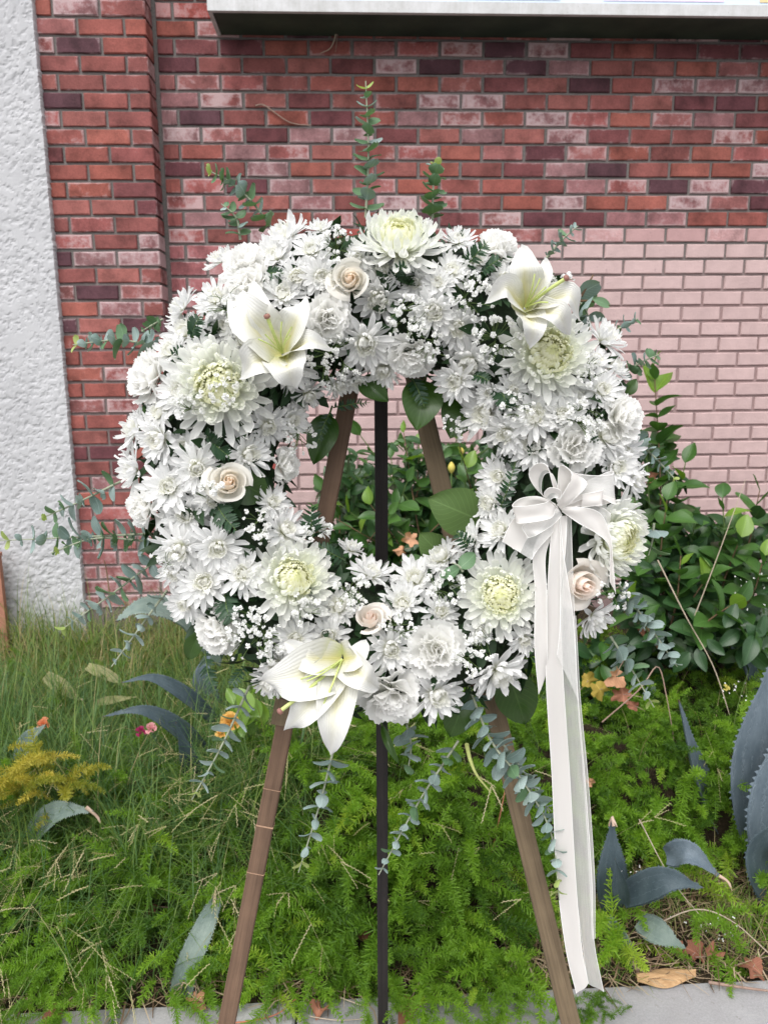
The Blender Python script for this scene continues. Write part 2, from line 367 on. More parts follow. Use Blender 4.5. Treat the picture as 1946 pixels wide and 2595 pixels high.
def in_wreath(x, y, lo=292, hi=610):
    d = math.hypot(x - 977, y - 1196); return lo < d < hi
def build_wall():
    B0 = wmat(-1.30, 0, 0)
    w = thing('brick_wall', 'long brick wall with a pink painted lower part behind the wreath', 'wall', B0)
    inv = B0.inverted()
    u0 = wall_u(onpl(405, 269, WALL0, WN)); ztop = onpl(1558, 109, WALL0, WN).z + .0; uj = wall_u(onpl(1552, 128, WALL0, WN))
    U1 = 6.0; a = Acc(); box(a, (u0 - .30, .0105, -.3), (U1, .30, 3.6))
    mo = obj('mortar', a.mesh('mortar', MAT_MORTAR, False), w, inv @ wmat(0, 0, 0))
    me = [brick_mesh(BL - JT, BH - JT, .05, 100 + i, MAT_BRICK)[0] for i in range(7)]
    mp = [m.copy() for m in me]
    for m in mp: m.materials.clear(); m.materials.append(MAT_PBRICK)
    half = [brick_mesh(BL / 2 - JT, BH - JT, .05, 130 + i, MAT_BRICK)[0] for i in range(3)]
    r = random.Random(5); cand = []
    ks = range(-20, 36)
    for k in ks:
        z = ztop - BH / 2 - k * BH + JT / 2
        off = uj + (BL / 2 if k % 2 else 0)
        i0 = math.floor((u0 - off) / BL) - 1
        for i in range(i0, i0 + 44):
            uc = off + (i + .5) * BL; L = BL
            lo, hi = uc - BL / 2, uc + BL / 2
            if hi - u0 < .05 or lo > U1 - .2: continue
            if lo < u0 - .002: continue_half = True; lo = u0; uc = (lo + hi) / 2; L = hi - lo
            else: continue_half = False
            cand.append((k, uc, z, L, continue_half))
    vis, rest = [], []
    for c in cand:
        x, y = proj(WALL0 + WD * c[1] + V((0, 0, c[2])))
        ok = -20 < x < 1990 and 60 < y < 1500 and not in_wreath(x, y)
        if x < 640 and y > 1330: ok = False
        if y > 1330 and x < 1500: ok = False
        # bricks lost behind the shrubs come last
        s = (0 if ok else 5) + (1.5 if (y > 1180 and x > 1250) else 0) + (.8 if 650 < x < 1300 and y > 1150 else 0) + y / 4000
        (vis if ok else rest).append((s, c))
    vis.sort(key=lambda t: t[0]); rest += vis[300:]; vis = vis[:300]
    def look(k, uc, z):
        rr = random.Random(k * 1000 + int(uc * 97))
        zz = z + rr.uniform(-.004, .004); edge = PAINT_Z + (.052 if uc > .72 else 0)
        if zz < edge:
            t = min(1, max(0, (uc + .85) / .45)); t2 = min(1, (edge - zz) / .09 + .35) if uc < .5 else min(1, (edge - zz) / .06 + .2)
            f = t * t2
            base = (.33, .12, .125); pk = (.480, .346, .338)
            j = rr.uniform(.95, 1.05)
            if f > .55:
                f2 = (f - .55) / .45
                return MAT_PBRICK, (*(j * (base[i] * (1 - f) + pk[i] * f) for i in range(3)), 1)
            return MAT_BRICK, (*(j * (base[i] * (1 - f) + pk[i] * f) for i in range(3)), .35)
        return MAT_BRICK, brick_color(rr)
    for s, (k, uc, z, L, hf) in vis:
        m_, col = look(k, uc, z)
        src = r.choice(mp if m_ is MAT_PBRICK else me)
        mt = wmat(uc, r.uniform(-.0015, .0015), z) @ M.Rotation(radians(r.uniform(-.5, .5)), 4, 'Y') @ M.Diagonal((L / BL if L < BL else r.uniform(.985, 1.012), 1, r.uniform(.98, 1.02), 1))
        if L < BL: mt = wmat(uc, 0, z) @ M.Diagonal(((L - JT) / (BL - JT), 1, 1, 1))
        o = obj('brick', src, w, inv @ mt); o.color = col
    ar, ap = Acc(), Acc()
    for s, (k, uc, z, L, hf) in rest:
        m_, col = look(k, uc, z)
        a = brick_mesh(L - JT, BH - JT, .05, int(uc * 50) + k, MAT_BRICK)[1]
        mt = wmat(uc, 0, z); v = np.array([tuple(mt @ V(p)) for p in a.v[0]])
        tgt = ap if m_ is MAT_PBRICK else ar
        tgt.add(v, a.f[0])
    for acc, mat, col in ((ar, MAT_BRICK, (.30, .075, .065, .25)), (ap, MAT_PBRICK, (.480, .346, .338, 1))):
        if acc.n:
            o = obj('brickwork', acc.mesh('brickwork', mat, False), w, inv, 'stuff'); o.color = col
    for o in list(w.children): pass
    # pier
    P = thing('brick_pier', 'red brick pier between white stucco and the recessed brick wall', 'pier', wmat(-1.4, -.13, 0))
    pin = P.matrix_basis.inverted()
    pu1 = wall_u(onpl(372, 100, PIER0, WN)); n_b = 2.5; pu0 = pu1 - 3.5 * BL
    a = Acc(); box(a, (pu0, -.13 + .0105, -.3), (pu1 - .0105, .05, 3.6))
    obj('mortar', a.mesh('mortar', MAT_MORTAR, False), P, pin @ wmat(0, 0, 0))
    pm = [brick_mesh(BL - JT, BH - JT, .127, 200 + i, MAT_BRICK)[0] for i in range(6)]
    ph = [brick_mesh(BL / 2 - JT, BH - JT, .127, 220 + i, MAT_BRICK)[0] for i in range(4)]
    zt = onpl(240, 47, PIER0, WN).z - BH / 2 + JT / 2
    for k in range(-12, 36):
        z = zt - k * BH
        if z < -.2: break
        seq = [1, 1, .5] if k % 2 == 0 else [.5, 1, 1]
        seq = list(reversed(seq)) + [1]
        u = pu1 + JT / 2
        for f in seq:
            L = f * BL; uc = u - L / 2; u -= L
            rr = random.Random(k * 77 + int(uc * 991))
            x, y = proj(PIER0 + WD * uc + V((0, 0, z)))
            o = obj('brick', rr.choice(pm if f == 1 else ph), P, pin @ wmat(uc, -.13 + rr.uniform(-.002, .002), z) @ M.Rotation(radians(rr.uniform(-.6, .6)), 4, 'Y'))
            c = brick_color(rr)
            if rr.random() < .35: c = (*rr.choice(RED), rr.choice([0, .1, .3]))
            if y > 1330: t = min(1, (y - 1330) / 120); c = tuple(c[i] * (1 - t) + (.30, .12, .12, .5)[i] * t for i in range(4))
            o.color = c
    return w
build_wall()

def mat_stucco():
    m, nt = newmat('stucco'); tc = nd(nt, 'TexCoord').outputs['Object']
    f = noise(nt, tc, 150, 5, .75); g = noise(nt, tc, 5, 4)
    c = ramp(nt, g, [(.3, (.41, .41, .425)), (.7, (.48, .48, .495))])
    c = mixc(nt, ramp(nt, f, [(.60, g3(0)), (.72, g3(.25))]), c, (.45, .43, .42))
    b = nd(nt, 'BsdfPrincipled', {'Base Color': c, 'Roughness': .85, 'Specular IOR Level': .2, 'Normal': bump(nt, f, .5, .003)})
    out(nt, b.outputs[0]); return m
def build_stucco():
    r = random.Random(3)
    # its edge follows the photograph's: slightly ragged, plumb
    pu = wall_u(onpl(112, 350, PIER0 - WN * .035, WN))
    S = thing('stucco_wall', 'white rough stucco wall beside the red brick pier', 'wall', wmat(pu - .5, -.165, 0))
    from mathutils import noise as mn
    a = Acc(); zz = np.arange(.05, 3.2, .0075); us = np.concatenate([np.arange(pu - .62, pu - .006, .0075), [pu]])
    P = np.zeros((len(zz), len(us) + 2, 3)); B = np.array(wmat(0, -.165, 0)).copy()
    for i, z in enumerate(zz):
        e = pu + .004 * mn.noise(V((3.1, z * 40, 0))) + .003 * mn.noise(V((8.1, z * 110, 0)))
        for jj, u in enumerate(us):
            q = V((u * 42, z * 42, 1.7)); h = mn.fractal(q, .9, 2.1, 6) + .25 * mn.noise(V((u * 4, z * 4, 9)))
            h = min(h, .10 + .05 * mn.noise(V((u * 9, z * 9, 4)))); h = max(h, -.75)
            P[i, jj] = (u if jj < len(us) - 1 else e - .003, -.163 - h * .0062, z)
        P[i, -2] = (e, -.150, z); P[i, -1] = (e + .001, -.06, z)
    grid(a, P)
    box(a, (-5.5, -.165, -.3), (pu - .6205, -.06, 3.6)); box(a, (pu - .6195, -.165, 3.2005), (pu, -.06, 3.6))
    W0 = wmat(0, 0, 0); a.v = [np.array(v) @ np.array(W0)[:3, :3].T + np.array(W0)[:3, 3] for v in a.v]
    me = a.mesh('stucco', mat_stucco(), False)
    wpart('stucco_face', me, S)
build_stucco()

# sign box over the wall at the top
def mat_sign_frame():
    m, nt = newmat('weathered_white_metal'); tc = nd(nt, 'TexCoord').outputs['Object']
    n = noise(nt, tc, 14, 6, .7); f = noise(nt, tc, 120, 4, .7); st = noise(nt, nd(nt, 'Mapping', {'Vector': tc, 'Scale': (30, 30, 3)}).outputs[0], 2, 5, .7)
    c = ramp(nt, n, [(.3, (.42, .42, .415)), (.65, (.56, .56, .57))])
    c = mixc(nt, ramp(nt, st, [(.5, g3(0)), (.7, g3(.35))]), c, (.36, .35, .33))
    c = mixc(nt, ramp(nt, f, [(.66, g3(0)), (.72, g3(.8))]), c, (.08, .07, .06))
    b = nd(nt, 'BsdfPrincipled', {'Base Color': c, 'Roughness': .6, 'Normal': bump(nt, n, .2, .003)}); out(nt, b.outputs[0]); return m
def build_sign():
    zb = onpl(1600, 101, WALL0, WN).z                       # underside height
    p0 = atZ(524, 22, zb); p1 = atZ(1946, 46, zb)           # its front lower edge
    off = -((p0 - WALL0).dot(WN) + (p1 - WALL0).dot(WN)) / 2 * -1
    off = ((p0 - WALL0).dot(WN) + (p1 - WALL0).dot(WN)) / 2
    ul = wall_u(p0); ur = 4.6
    S = thing('wall_sign', 'white framed box sign jutting from the brick wall at the top', 'sign', wmat(ul, off, zb))
    inv = S.matrix_basis.inverted(); base = inv @ wmat(0, 0, 0)
    dark = mat_plain('dark_green_soffit', (.018, .032, .024), (.048, .070, .048), 5, .6, .2, .004)
    fr = mat_sign_frame()
    a = Acc(); box(a, (ul + .02, off + .02, zb + .004), (ur - .02, -.002, zb + .9))
    obj('cabinet', a.mesh('cabinet', dark, False), S, base)
    hz = onpl(1700, 10, WALL0 + WN * off, WN).z - zb
    a = Acc(); box(a, (ul, off, zb), (ur, off + .022, zb + hz)); obj('bottom_frame', a.mesh('bottom_frame', fr, False), S, base)
    a = Acc(); box(a, (ul, off + .0225, zb), (ul + .018, -.004, zb + .9)); box(a, (ul, off, zb + hz + .001), (ul + .05, off + .022, zb + .9)); obj('side_frame', a.mesh('side_frame', fr, False), S, base)
    def flat(name, col): return mat_plain(name, tuple(k * .97 for k in col), col, 20, .35, .02, .001, .5)
    a = Acc(); box(a, (ul + .051, off + .008, zb + hz + .0005), (ur, off + .019, zb + .9)); obj('sign_face', a.mesh('sign_face', flat('pale_blue_print', (.60, .70, .84)), False), S, base)
    # printed discs, lilac and cream, cut by the frame
    for px0, px1, col, nm in ((1530, 1835, (.74, .62, .76), 'lilac_print'), (1160, 1420, (.70, .73, .82), 'pale_print'), (1925, 2100, (.72, .55, .30), 'ochre_print')):
        u_a = wall_u(onpl(px0, 10, WALL0 + WN * off, WN)); u_b = wall_u(onpl(px1, 10, WALL0 + WN * off, WN))
        cx, rr = (u_a + u_b) / 2, (u_b - u_a) / 2; zc = zb + hz + .012
        A = np.linspace(0, pi, 25); a = Acc()
        P = np.zeros((2, 25, 3)); P[0] = [(cx + rr * cos(t), off + .0055, zc) for t in A]; P[1] = [(cx + rr * cos(t), off + .0055, zc + rr * sin(t)) for t in A]
        grid(a, P); obj('printed_disc', a.mesh('printed_disc', flat(nm, col), False), S, base)
    return zb, off
SIGN_Z, SIGN_OFF = build_sign()

def tendril(name, label, pts, rad, mat):
    a = Acc(); tube(a, spline(pts, 24), np.linspace(rad, rad * .5, 24), 5)
    t = thing(name, label, 'tendril', tmat(pts[0])); wpart('stem', a.mesh('stem', mat), t)
MAT_DRY = mat_plain('dry_stem', (.23, .15, .12), (.33, .23, .18), 90)
MAT_DRYP = mat_plain('pale_dry_stem', (.36, .29, .22), (.46, .38, .30), 90)
wl = lambda x, y, o=.012: onpl(x, y, WALL0 - WN * o, WN)
tendril('vine_tendril', 'thin dry vine tendril clinging across the red bricks', [wl(648, 268), wl(668, 266), wl(700, 288), wl(730, 308), wl(760, 316), wl(790, 317)], .0042, MAT_DRY)
tendril('vine_tendril', 'pale bent tendril hanging from under the white sign box', [wl(851, 86, .02), wl(846, 105, .02), wl(835, 124, .02), wl(812, 135, .02)], .0034, MAT_DRYP)
tendril('vine_tendril', 'faint straight tendril dangling below the sign against dark bricks', [wl(855, 86, .02), wl(853, 108, .015), wl(850, 132, .015)], .0026, MAT_DRY)

# ------------------------------------------------------------------ ground
def sm(x, a, b): t = np.clip((np.asarray(x, float) - a) / (b - a), 0, 1); return t * t * (3 - 2 * t)
def curbY(X): return 1.60 + np.asarray(X, float) * math.tan(YAW)
def canopy(X, Y):
    """height of the planting's top"""
    X = np.asarray(X, float); d = np.asarray(Y, float) - curbY(X)
    mid = .05 + .33 * sm(d, .0, .62) - .10 * sm(d, .9, 1.6)
    left = .06 + .20 * sm(d, .02, .5) + .02 * sm(d, 1.2, 2.2)
    right = .03 + .05 * sm(d, .1, .4) + .25 * sm(d, .38, .75)
    w = sm(X, -.55, -.15); h = left * (1 - w) + mid * w
    w2 = sm(X, .22, .42); h = h * (1 - w2) + right * w2
    h = h + .035 * np.sin(X * 9 + 1.3) * np.sin(d * 8) + .02 * np.sin(X * 21 + d * 13)
    return np.maximum(h, .015) * sm(d, -.03, .04)
def soil(X, Y):
    d = np.asarray(Y, float) - curbY(X)
    return np.maximum(canopy(X, Y) - .135, .004 + .12 * sm(d, .6, 2.3)) * sm(d, -.02, .1) - .012
def mat_soil():
    m, nt = newmat('soil'); tc = nd(nt, 'TexCoord').outputs['Object']
    n = noise(nt, tc, 28, 6, .7); f = noise(nt, tc, 160, 5, .7)
    c = ramp(nt, n, [(.3, (.022, .018, .012)), (.55, (.055, .040, .026)), (.75, (.10, .07, .045))])
    c = mixc(nt, ramp(nt, f, [(.55, g3(0)), (.7, g3(.6))]), c, (.19, .14, .09))
    b = nd(nt, 'BsdfPrincipled', {'Base Color': c, 'Roughness': .95, 'Specular IOR Level': .15, 'Normal': bump(nt, f, 1.0, .012)}); out(nt, b.outputs[0]); return m
def mat_concrete():
    m, nt = newmat('concrete'); tc = nd(nt, 'TexCoord').outputs['Object']
    n = noise(nt, tc, 5, 6, .65); f = noise(nt, tc, 190, 6, .75); s_ = noise(nt, tc, 45, 5, .7)
    c = ramp(nt, n, [(.3, (.28, .275, .28)), (.7, (.36, .355, .36))])
    c = mixc(nt, 1.0, c, ramp(nt, f, [(.3, g3(.8)), (.7, g3(1.1))]), 'MULTIPLY')
    c = mixc(nt, ramp(nt, s_, [(.62, g3(0)), (.72, g3(.6))]), c, (.17, .155, .14)); c = mixc(nt, ramp(nt, noise(nt, tc, 1.7, 5, .7), [(.5, g3(0)), (.72, g3(.35))]), c, (.22, .20, .185))
    b = nd(nt, 'BsdfPrincipled', {'Base Color': c, 'Roughness': .85, 'Specular IOR Level': .25, 'Normal': bump(nt, f, .5, .003)}); out(nt, b.outputs[0]); return m
MAT_SOIL, MAT_CONC = mat_soil(), mat_concrete()
def build_ground():
    nx, ny = 120, 70
    xs = np.concatenate([np.linspace(-60, -2.6, 8), np.linspace(-2.4, 3.2, nx - 16), np.linspace(3.5, 60, 8)]); dd = np.linspace(-.02, 2.7, ny)
    X = np.repeat(xs[None], ny, 0); Y = curbY(np.clip(X, -6, 8)) + dd[:, None]
    Z = soil(np.clip(X, -6, 8), Y) + np.random.uniform(-.008, .008, X.shape) * (dd[:, None] > .02)
    a = Acc(); grid(a, np.stack([X, Y, Z], -1)); obj('planting_bed_ground', a.mesh('ground', MAT_SOIL), kind='structure')
    a = Acc(); a.add([(-150, -150, -.05), (150, -150, -.05), (150, 150, -.05), (-150, 150, -.05)], [[0, 1, 2, 3]])
    obj('ground', a.mesh('ground', MAT_SOIL), kind='structure')
    # pavement of concrete slabs with tooled joints
    pv = bpy.data.objects.new('pavement', None); COL.objects.link(pv); pv['kind'] = 'structure'; pv.matrix_basis = tmat((0, 0, 0))
    jx = [atZ(752, 2570, 0).x + k * 1.6 for k in range(-6, 9)]
    for i in range(len(jx) - 1):
        a = Acc(); x0, x1 = jx[i] + .003, jx[i + 1] - .003; e = .006
        y0, y1 = -1.2, 0.0
        v = []
        for z, ins in ((-.04, 0), (-e, 0), (0, e)):
            for (x, yy) in ((x0 + ins, -4.0 + ins), (x1 - ins, -4.0 + ins), (x1 - ins, 0), (x0 + ins, 0)):
                yb = float(curbY(x)) if yy == 0 else float(curbY(x)) - 4.6
                v.append((x, yb - (ins if yy == 0 else 0) - (0 if yy == 0 else -ins), z))
        q = [(8, 9, 10, 11)]
        for k in (0, 4):
            for j in range(4): q.append((k + j, k + (j + 1) % 4, k + 4 + (j + 1) % 4, k + 4 + j))
        a.add(v, q); obj('slab', a.mesh('slab', MAT_CONC, False), pv)
    a = Acc(); a.add([(-60, -40, -.03), (60, -40, -.03), (60, -3.1 + 60 * math.tan(YAW), -.03), (-60, -3.1 - 60 * math.tan(YAW), -.03)], [[0, 1, 2, 3]])
    obj('road', a.mesh('road', mat_plain('asphalt', (.09, .09, .092), (.13, .13, .13), 120, .9, .5, .004)), kind='structure')
build_ground()
# the terracotta board at the far edge of the picture
def build_board():
    p = onpl(7, 1500, PIER0 - WN * .10, WN); pr = onpl(15, 1500, PIER0 - WN * .10, WN); t = onpl(14, 1408, PIER0 - WN * .10, WN)
    B = thing('terracotta_board', 'terracotta coloured board leaning on the stucco at the picture edge', 'board', tmat((pr.x - .1, p.y, .1)))
    a = Acc(); u = wall_u(pr)
    box(a, (u - .22, -.262, .02), (u, -.232, t.z)); box(a, (u - .225, -.268, t.z + .0005), (u + .002, -.225, t.z + .018))
    v = a.mesh('board', mat_plain('terracotta', (.30, .135, .09), (.40, .19, .13), 25, .8, .3, .004), False)
    obj('board_panel', v, B, B.matrix_basis.inverted() @ wmat(0, 0, 0))
build_board()

# ------------------------------------------------------------------ easel
def mat_wood(name, c0, c1, marks=True):
    m, nt = newmat(name); tc = nd(nt, 'TexCoord').outputs['Object']
    p = nd(nt, 'Mapping', {'Vector': tc, 'Scale': (90, 90, 2.2)}).outputs[0]
    n = noise(nt, p, 1.2, 6, .65, .6); f = noise(nt, nd(nt, 'Mapping', {'Vector': tc, 'Scale': (500, 500, 9)}).outputs[0], 1, 4, .7)
    c = ramp(nt, math_(nt, 'ADD', math_(nt, 'MULTIPLY', n, .7), math_(nt, 'MULTIPLY', f, .3)), [(.32, c0), (.68, c1)])
    w = noise(nt, tc, 9, 4, .6)
    c = mixc(nt, 1.0, c, ramp(nt, w, [(.3, g3(.75)), (.7, g3(1.2))]), 'MULTIPLY')
    b = nd(nt, 'BsdfPrincipled', {'Base Color': c, 'Roughness': .7, 'Specular IOR Level': .3, 'Normal': bump(nt, f, .35, .0015)}); out(nt, b.outputs[0]); return m
LEG_A, LEG_S = .985, .17                      # the two front legs lie in the plane Y = LEG_A + LEG_S * z
LP, LN = V((0, LEG_A, 0)), V((0, 1, -LEG_S)).normalized()
def legpt(x, y): return onpl(x * DS, y * DS, LP, LN)
def bar(acc, a, b, w, d, side=V((1, 0, 0)), ch=.0015):
    """square bar from a to b with small chamfers, made along its own z"""
    L = (b - a).length
    pts = [(-w/2+ch, -d/2), (w/2-ch, -d/2), (w/2, -d/2+ch), (w/2, d/2-ch), (w/2-ch, d/2), (-w/2+ch, d/2), (-w/2, d/2-ch), (-w/2, -d/2+ch)]
    n = 14; P = []
    for i in range(n):
        z = L * i / (n - 1)
        j = rnd(-.0004, .0004)
        P += [(x + j, y + j * .5, z) for x, y in pts]
    acc.add(P, gquads(n - 1, 8, True))
    k = (n - 1) * 8
    acc.add([P[i] for i in range(8)], [(0, 1, 2, 3), (0, 3, 4, 7), (4, 5, 6, 7)]); acc.add([P[k + i] for i in range(8)], [(3, 2, 1, 0), (7, 4, 3, 0), (7, 6, 5, 4)])
    z = (b - a).normalized(); x = (side - z * side.dot(z)).normalized(); y = z.cross(x)
    return M(((x.x, y.x, z.x, a.x), (x.y, y.y, z.y, a.y), (x.z, y.z, z.z, a.z), (0, 0, 0, 1)))
def build_easel():
    tl, bl = legpt(755, 850), legpt(490, 2212); tr, br = legpt(922, 920), legpt(1232, 2212)
    def ext(t, b, zt):
        d = (t - b) / (t - b).z
        return b - d * b.z, t + d * (zt - t.z)
    apex_z = 1.66
    l0, l1 = ext(tl, bl, apex_z); r0, r1 = ext(tr, br, apex_z)
    top = (l1 + r1) / 2
    E = thing('easel', 'three legged wooden easel holding up the white flower wreath', 'easel', tmat((top.x, (l0.y + 1.48) / 2, 0)))
    inv = E.matrix_basis.inverted()
    mb, mg, mk = mat_wood('brown_wood', (.080, .048, .031), (.175, .108, .070)), mat_wood('weathered_wood', (.085, .060, .035), (.21, .155, .095)), mat_wood('black_wood', (.010, .0085, .0085), (.028, .023, .022))
    for nm, a, b, w, d, m in (('brown front leg', l0, l1, .027, .02, mb), ('weathered grey brown front leg', r0, r1, .030, .02, mg)):
        acc = Acc(); mt = bar(acc, a, b, w, d); o = obj('leg', acc.mesh('leg', m, False), E, inv @ mt); o['label'] = nm
    f = atZ(827 * DS, 2226 * DS, 0); f.y = 1.47; f.x = atY(827 * DS, 2226 * DS, 1.47).x
    t = atY(822 * DS, 560 * DS, top.y + .012)
    acc = Acc(); mt = bar(acc, f, t, .0225, .022); o = obj('leg', acc.mesh('leg', mk, False), E, inv @ mt); o['label'] = 'black rear leg'
    # cross rail the wreath's wire hangs from, the block at its foot and the joint rings of the brown leg
    a_ = l0 + (l1 - l0) * .62; b_ = r0 + (r1 - r0) * .62
    acc = Acc(); mt = bar(acc, legpt(640, 1480) + V((0, .02, 0)), legpt(1085, 1480) + V((0, .02, 0)), .02, .014, V((0, 0, 1))); obj('cross_rail', acc.mesh('cross_rail', mb, False), E, inv @ mt)
    p = legpt(608, 1545); acc = Acc(); d = (l1 - l0).normalized()
    mt = bar(acc, p - d * .012 + LN * -.013, p + d * .03 + LN * -.013, .026, .006); obj('wood_block', acc.mesh('wood_block', mg, False), E, inv @ mt)
    pale = mat_plain('pale_scratch', (.35, .22, .15), (.45, .30, .2), 90)
    for yy in (1780, 1880, 1700):
        x = 608 - (yy - 1545) * .1946; p = l0 + (l1 - l0) * ((legpt(x, yy) - l0).dot(l1 - l0) / (l1 - l0).length_squared); acc = Acc()
        mt = bar(acc, p, p + d * (.0022 if yy == 1780 else .0011), .0278, .0208, ch=.0002); obj('scratch', acc.mesh('scratch', pale, False), E, inv @ mt)
build_easel()

# ------------------------------------------------------------------ wreath
WC = atY(977, 1196, 1.135)
TILT = radians(9.0)
WNRM = V((0, -cos(TILT), sin(TILT))).normalized()     # towards the street, leaning back
WU = V((1, 0, 0)); WV = WNRM.cross(WU).normalized()
PXW = (WC - EYE).dot(FW) / FPX                        # metres per photograph pixel at the wreath
RM, HW, TUBE = 440 * PXW, 215 * PXW, 0.098
def wpt(x, y, w): return onpl(x, y, WC + WNRM * w, WNRM)
def ring_at(x, y, lift=0.0):
    """where the flower seen at pixel x, y sits on the ring: centre, normal, offset across the ring"""
    w = TUBE
    for _ in range(5):
        p = wpt(x, y, w + lift); q = p - WC; u, v = q.dot(WU), q.dot(WV); rho = math.hypot(u, v)
        dl = max(-1.0, min(1.0, (rho - RM) / HW)); w = TUBE * math.sqrt(max(0.0, 1 - dl * dl))
    rad = (WU * u + WV * v) / max(rho, 1e-6)
    n = rad * dl * .95 + WNRM * max(.30, math.sqrt(max(0, 1 - dl * dl)))
    return p, n.normalized(), dl, rad
HOURS = ['twelve', 'one', 'two', 'three', 'four', 'five', 'six', 'seven', 'eight', 'nine', 'ten', 'eleven']
def clock(x, y, q=4):
    h = (math.atan2(x - 977, 1196 - y) / (2 * pi) * 12) % 12; k = round(h * q) % (12 * q); hh, mm = divmod(k, q)
    mm = mm * 60 // q; H = HOURS[hh]; N = HOURS[(hh + 1) % 12]
    return {0: H + " o'clock", 15: 'quarter past ' + H, 30: 'half past ' + H, 45: 'quarter to ' + N}.get(mm) or (('%s past %s' % ({5:'five',10:'ten',20:'twenty',25:'twenty-five'}[mm], H)) if mm < 35 else '%s to %s' % ({35:'twenty-five',40:'twenty',50:'ten',55:'five'}[mm], N))

def build_base():
    B = thing('wreath_ring', 'dark leafy ring that all the white wreath flowers are set in', 'wreath ring', tmat(WC))
    a = Acc(); nu, nv = 72, 14; P = []
    for i in range(nu):
        t = 2 * pi * i / nu
        rad = WU * cos(t) + WV * sin(t)
        for j in range(nv):
            p = 2 * pi * j / nv; s = sin(p)
            q = WC + rad * (RM + HW * .70 * cos(p) * rnd(.94, 1.05)) + WNRM * ((.074 if s > 0 else .042) * s * rnd(.92, 1.06))
            P.append(tuple(q))
    q = [(i * nv + j, i * nv + (j + 1) % nv, ((i + 1) % nu) * nv + (j + 1) % nv, ((i + 1) % nu) * nv + j) for i in range(nu) for j in range(nv)]
    a.add(P, q); wpart('moss_ring', a.mesh('moss_ring', MAT_FOAM), B)
    a = Acc(); r = random.Random(4)
    for k in range(1500):
        t = r.uniform(0, 2 * pi); p = r.uniform(-.25, pi + .25)
        rad = WU * cos(t) + WV * sin(t); n = (rad * cos(p) + WNRM * max(sin(p), -.1)).normalized()
        c = WC + rad * (RM + HW * .72 * cos(p)) + WNRM * (.076 * sin(p))
        d = (n * r.uniform(.2, .9) + rad.cross(WNRM) * r.uniform(-1, 1) + V((r.uniform(-.5, .5), r.uniform(-.5, .5), r.uniform(-.5, .5)))).normalized()
        s = d.cross(n + V((r.uniform(-.4, .4),) * 3)); s.normalize(); L = r.uniform(.022, .045); W = L * r.uniform(.28, .45)
        up = s.cross(d)
        G = np.zeros((4, 3, 3))
        for i, tt in enumerate((0, .35, .7, 1)):
            ww = W * (.15, 1, .8, .06)[i] / 2
            for j, ss in enumerate((-1, 0, 1)): G[i, j] = c + d * (L * tt) + s * (ww * ss) + up * (abs(ss) * ww * .35 - L * .18 * tt * tt)
        grid(a, G)
    wpart('foliage', a.mesh('foliage', MAT_FOLI), B, 'stuff')
build_base()

# ---- petals
def petal_grid(nl, nw, width, curve=0., cup=.2, tipw=.25, wid_at=.62, curl=0., twist=0., start=0.):
    """unit-length petal from the origin along +y, face to +z; curve bends it up along its length (radians), curl bends the tip"""
    P = np.zeros((nl + 1, nw + 1, 3)); y = z = 0.0; ts = np.linspace(0, 1, nl + 1)
    for i, t in enumerate(ts):
        if i:
            ph = start + curve * (t - .5 / nl) + curl * max(0, (t - .6) / .4) ** 2
            y += cos(ph) / nl; z += sin(ph) / nl
        if t < wid_at: w = .34 + .66 * math.sin(pi / 2 * t / wid_at)
        else: w = max(tipw if i < nl else tipw * .75, math.sqrt(max(0, 1 - ((t - wid_at) / (1 - wid_at)) ** 2.6)))
        for j, s in enumerate(np.linspace(-1, 1, nw + 1)):
            tw = twist * t
            x = s * w * width / 2; dz = cup * width * (s * s - .4) * (.4 + .6 * t)
            P[i, j] = (x * cos(tw) - dz * sin(tw), y - (.02 * s * s if i == nl else 0), z + dz + x * sin(tw))
    return P
def pmesh(name, P, mat): return grid(Acc(), P).mesh(name, mat)
rp = random.Random(21)
RAY = [pmesh('petal', petal_grid(6, 4, rp.uniform(.20, .25), rp.uniform(.15, .55), rp.uniform(.18, .38), rp.uniform(.25, .42), rp.uniform(.6, .72), rp.uniform(-.4, .7), rp.uniform(-.3, .3), rp.uniform(-.1, .1)), MAT_PETAL) for _ in range(9)]
RAYF = [pmesh('petal', petal_grid(6, 4, rp.uniform(.19, .23), rp.uniform(-.45, .1), rp.uniform(.15, .32), rp.uniform(.25, .42), .66, rp.uniform(-.5, .1), rp.uniform(-.3, .3)), MAT_PETAL) for _ in range(4)]
def xf(P, mt):
    A = np.array(mt)[:3]; v = P.reshape(-1, 3); return (v @ A[:, :3].T + A[:, 3]).reshape(P.shape)
def place(az, elev, r0, z0, sx, sy, roll=0.0):
    return M.Rotation(az, 4, 'Z') @ M.Translation((0, r0, z0)) @ M.Rotation(elev, 4, 'X') @ M.Rotation(roll, 4, 'Y') @ M.Diagonal((sx, sy, sx, 1))
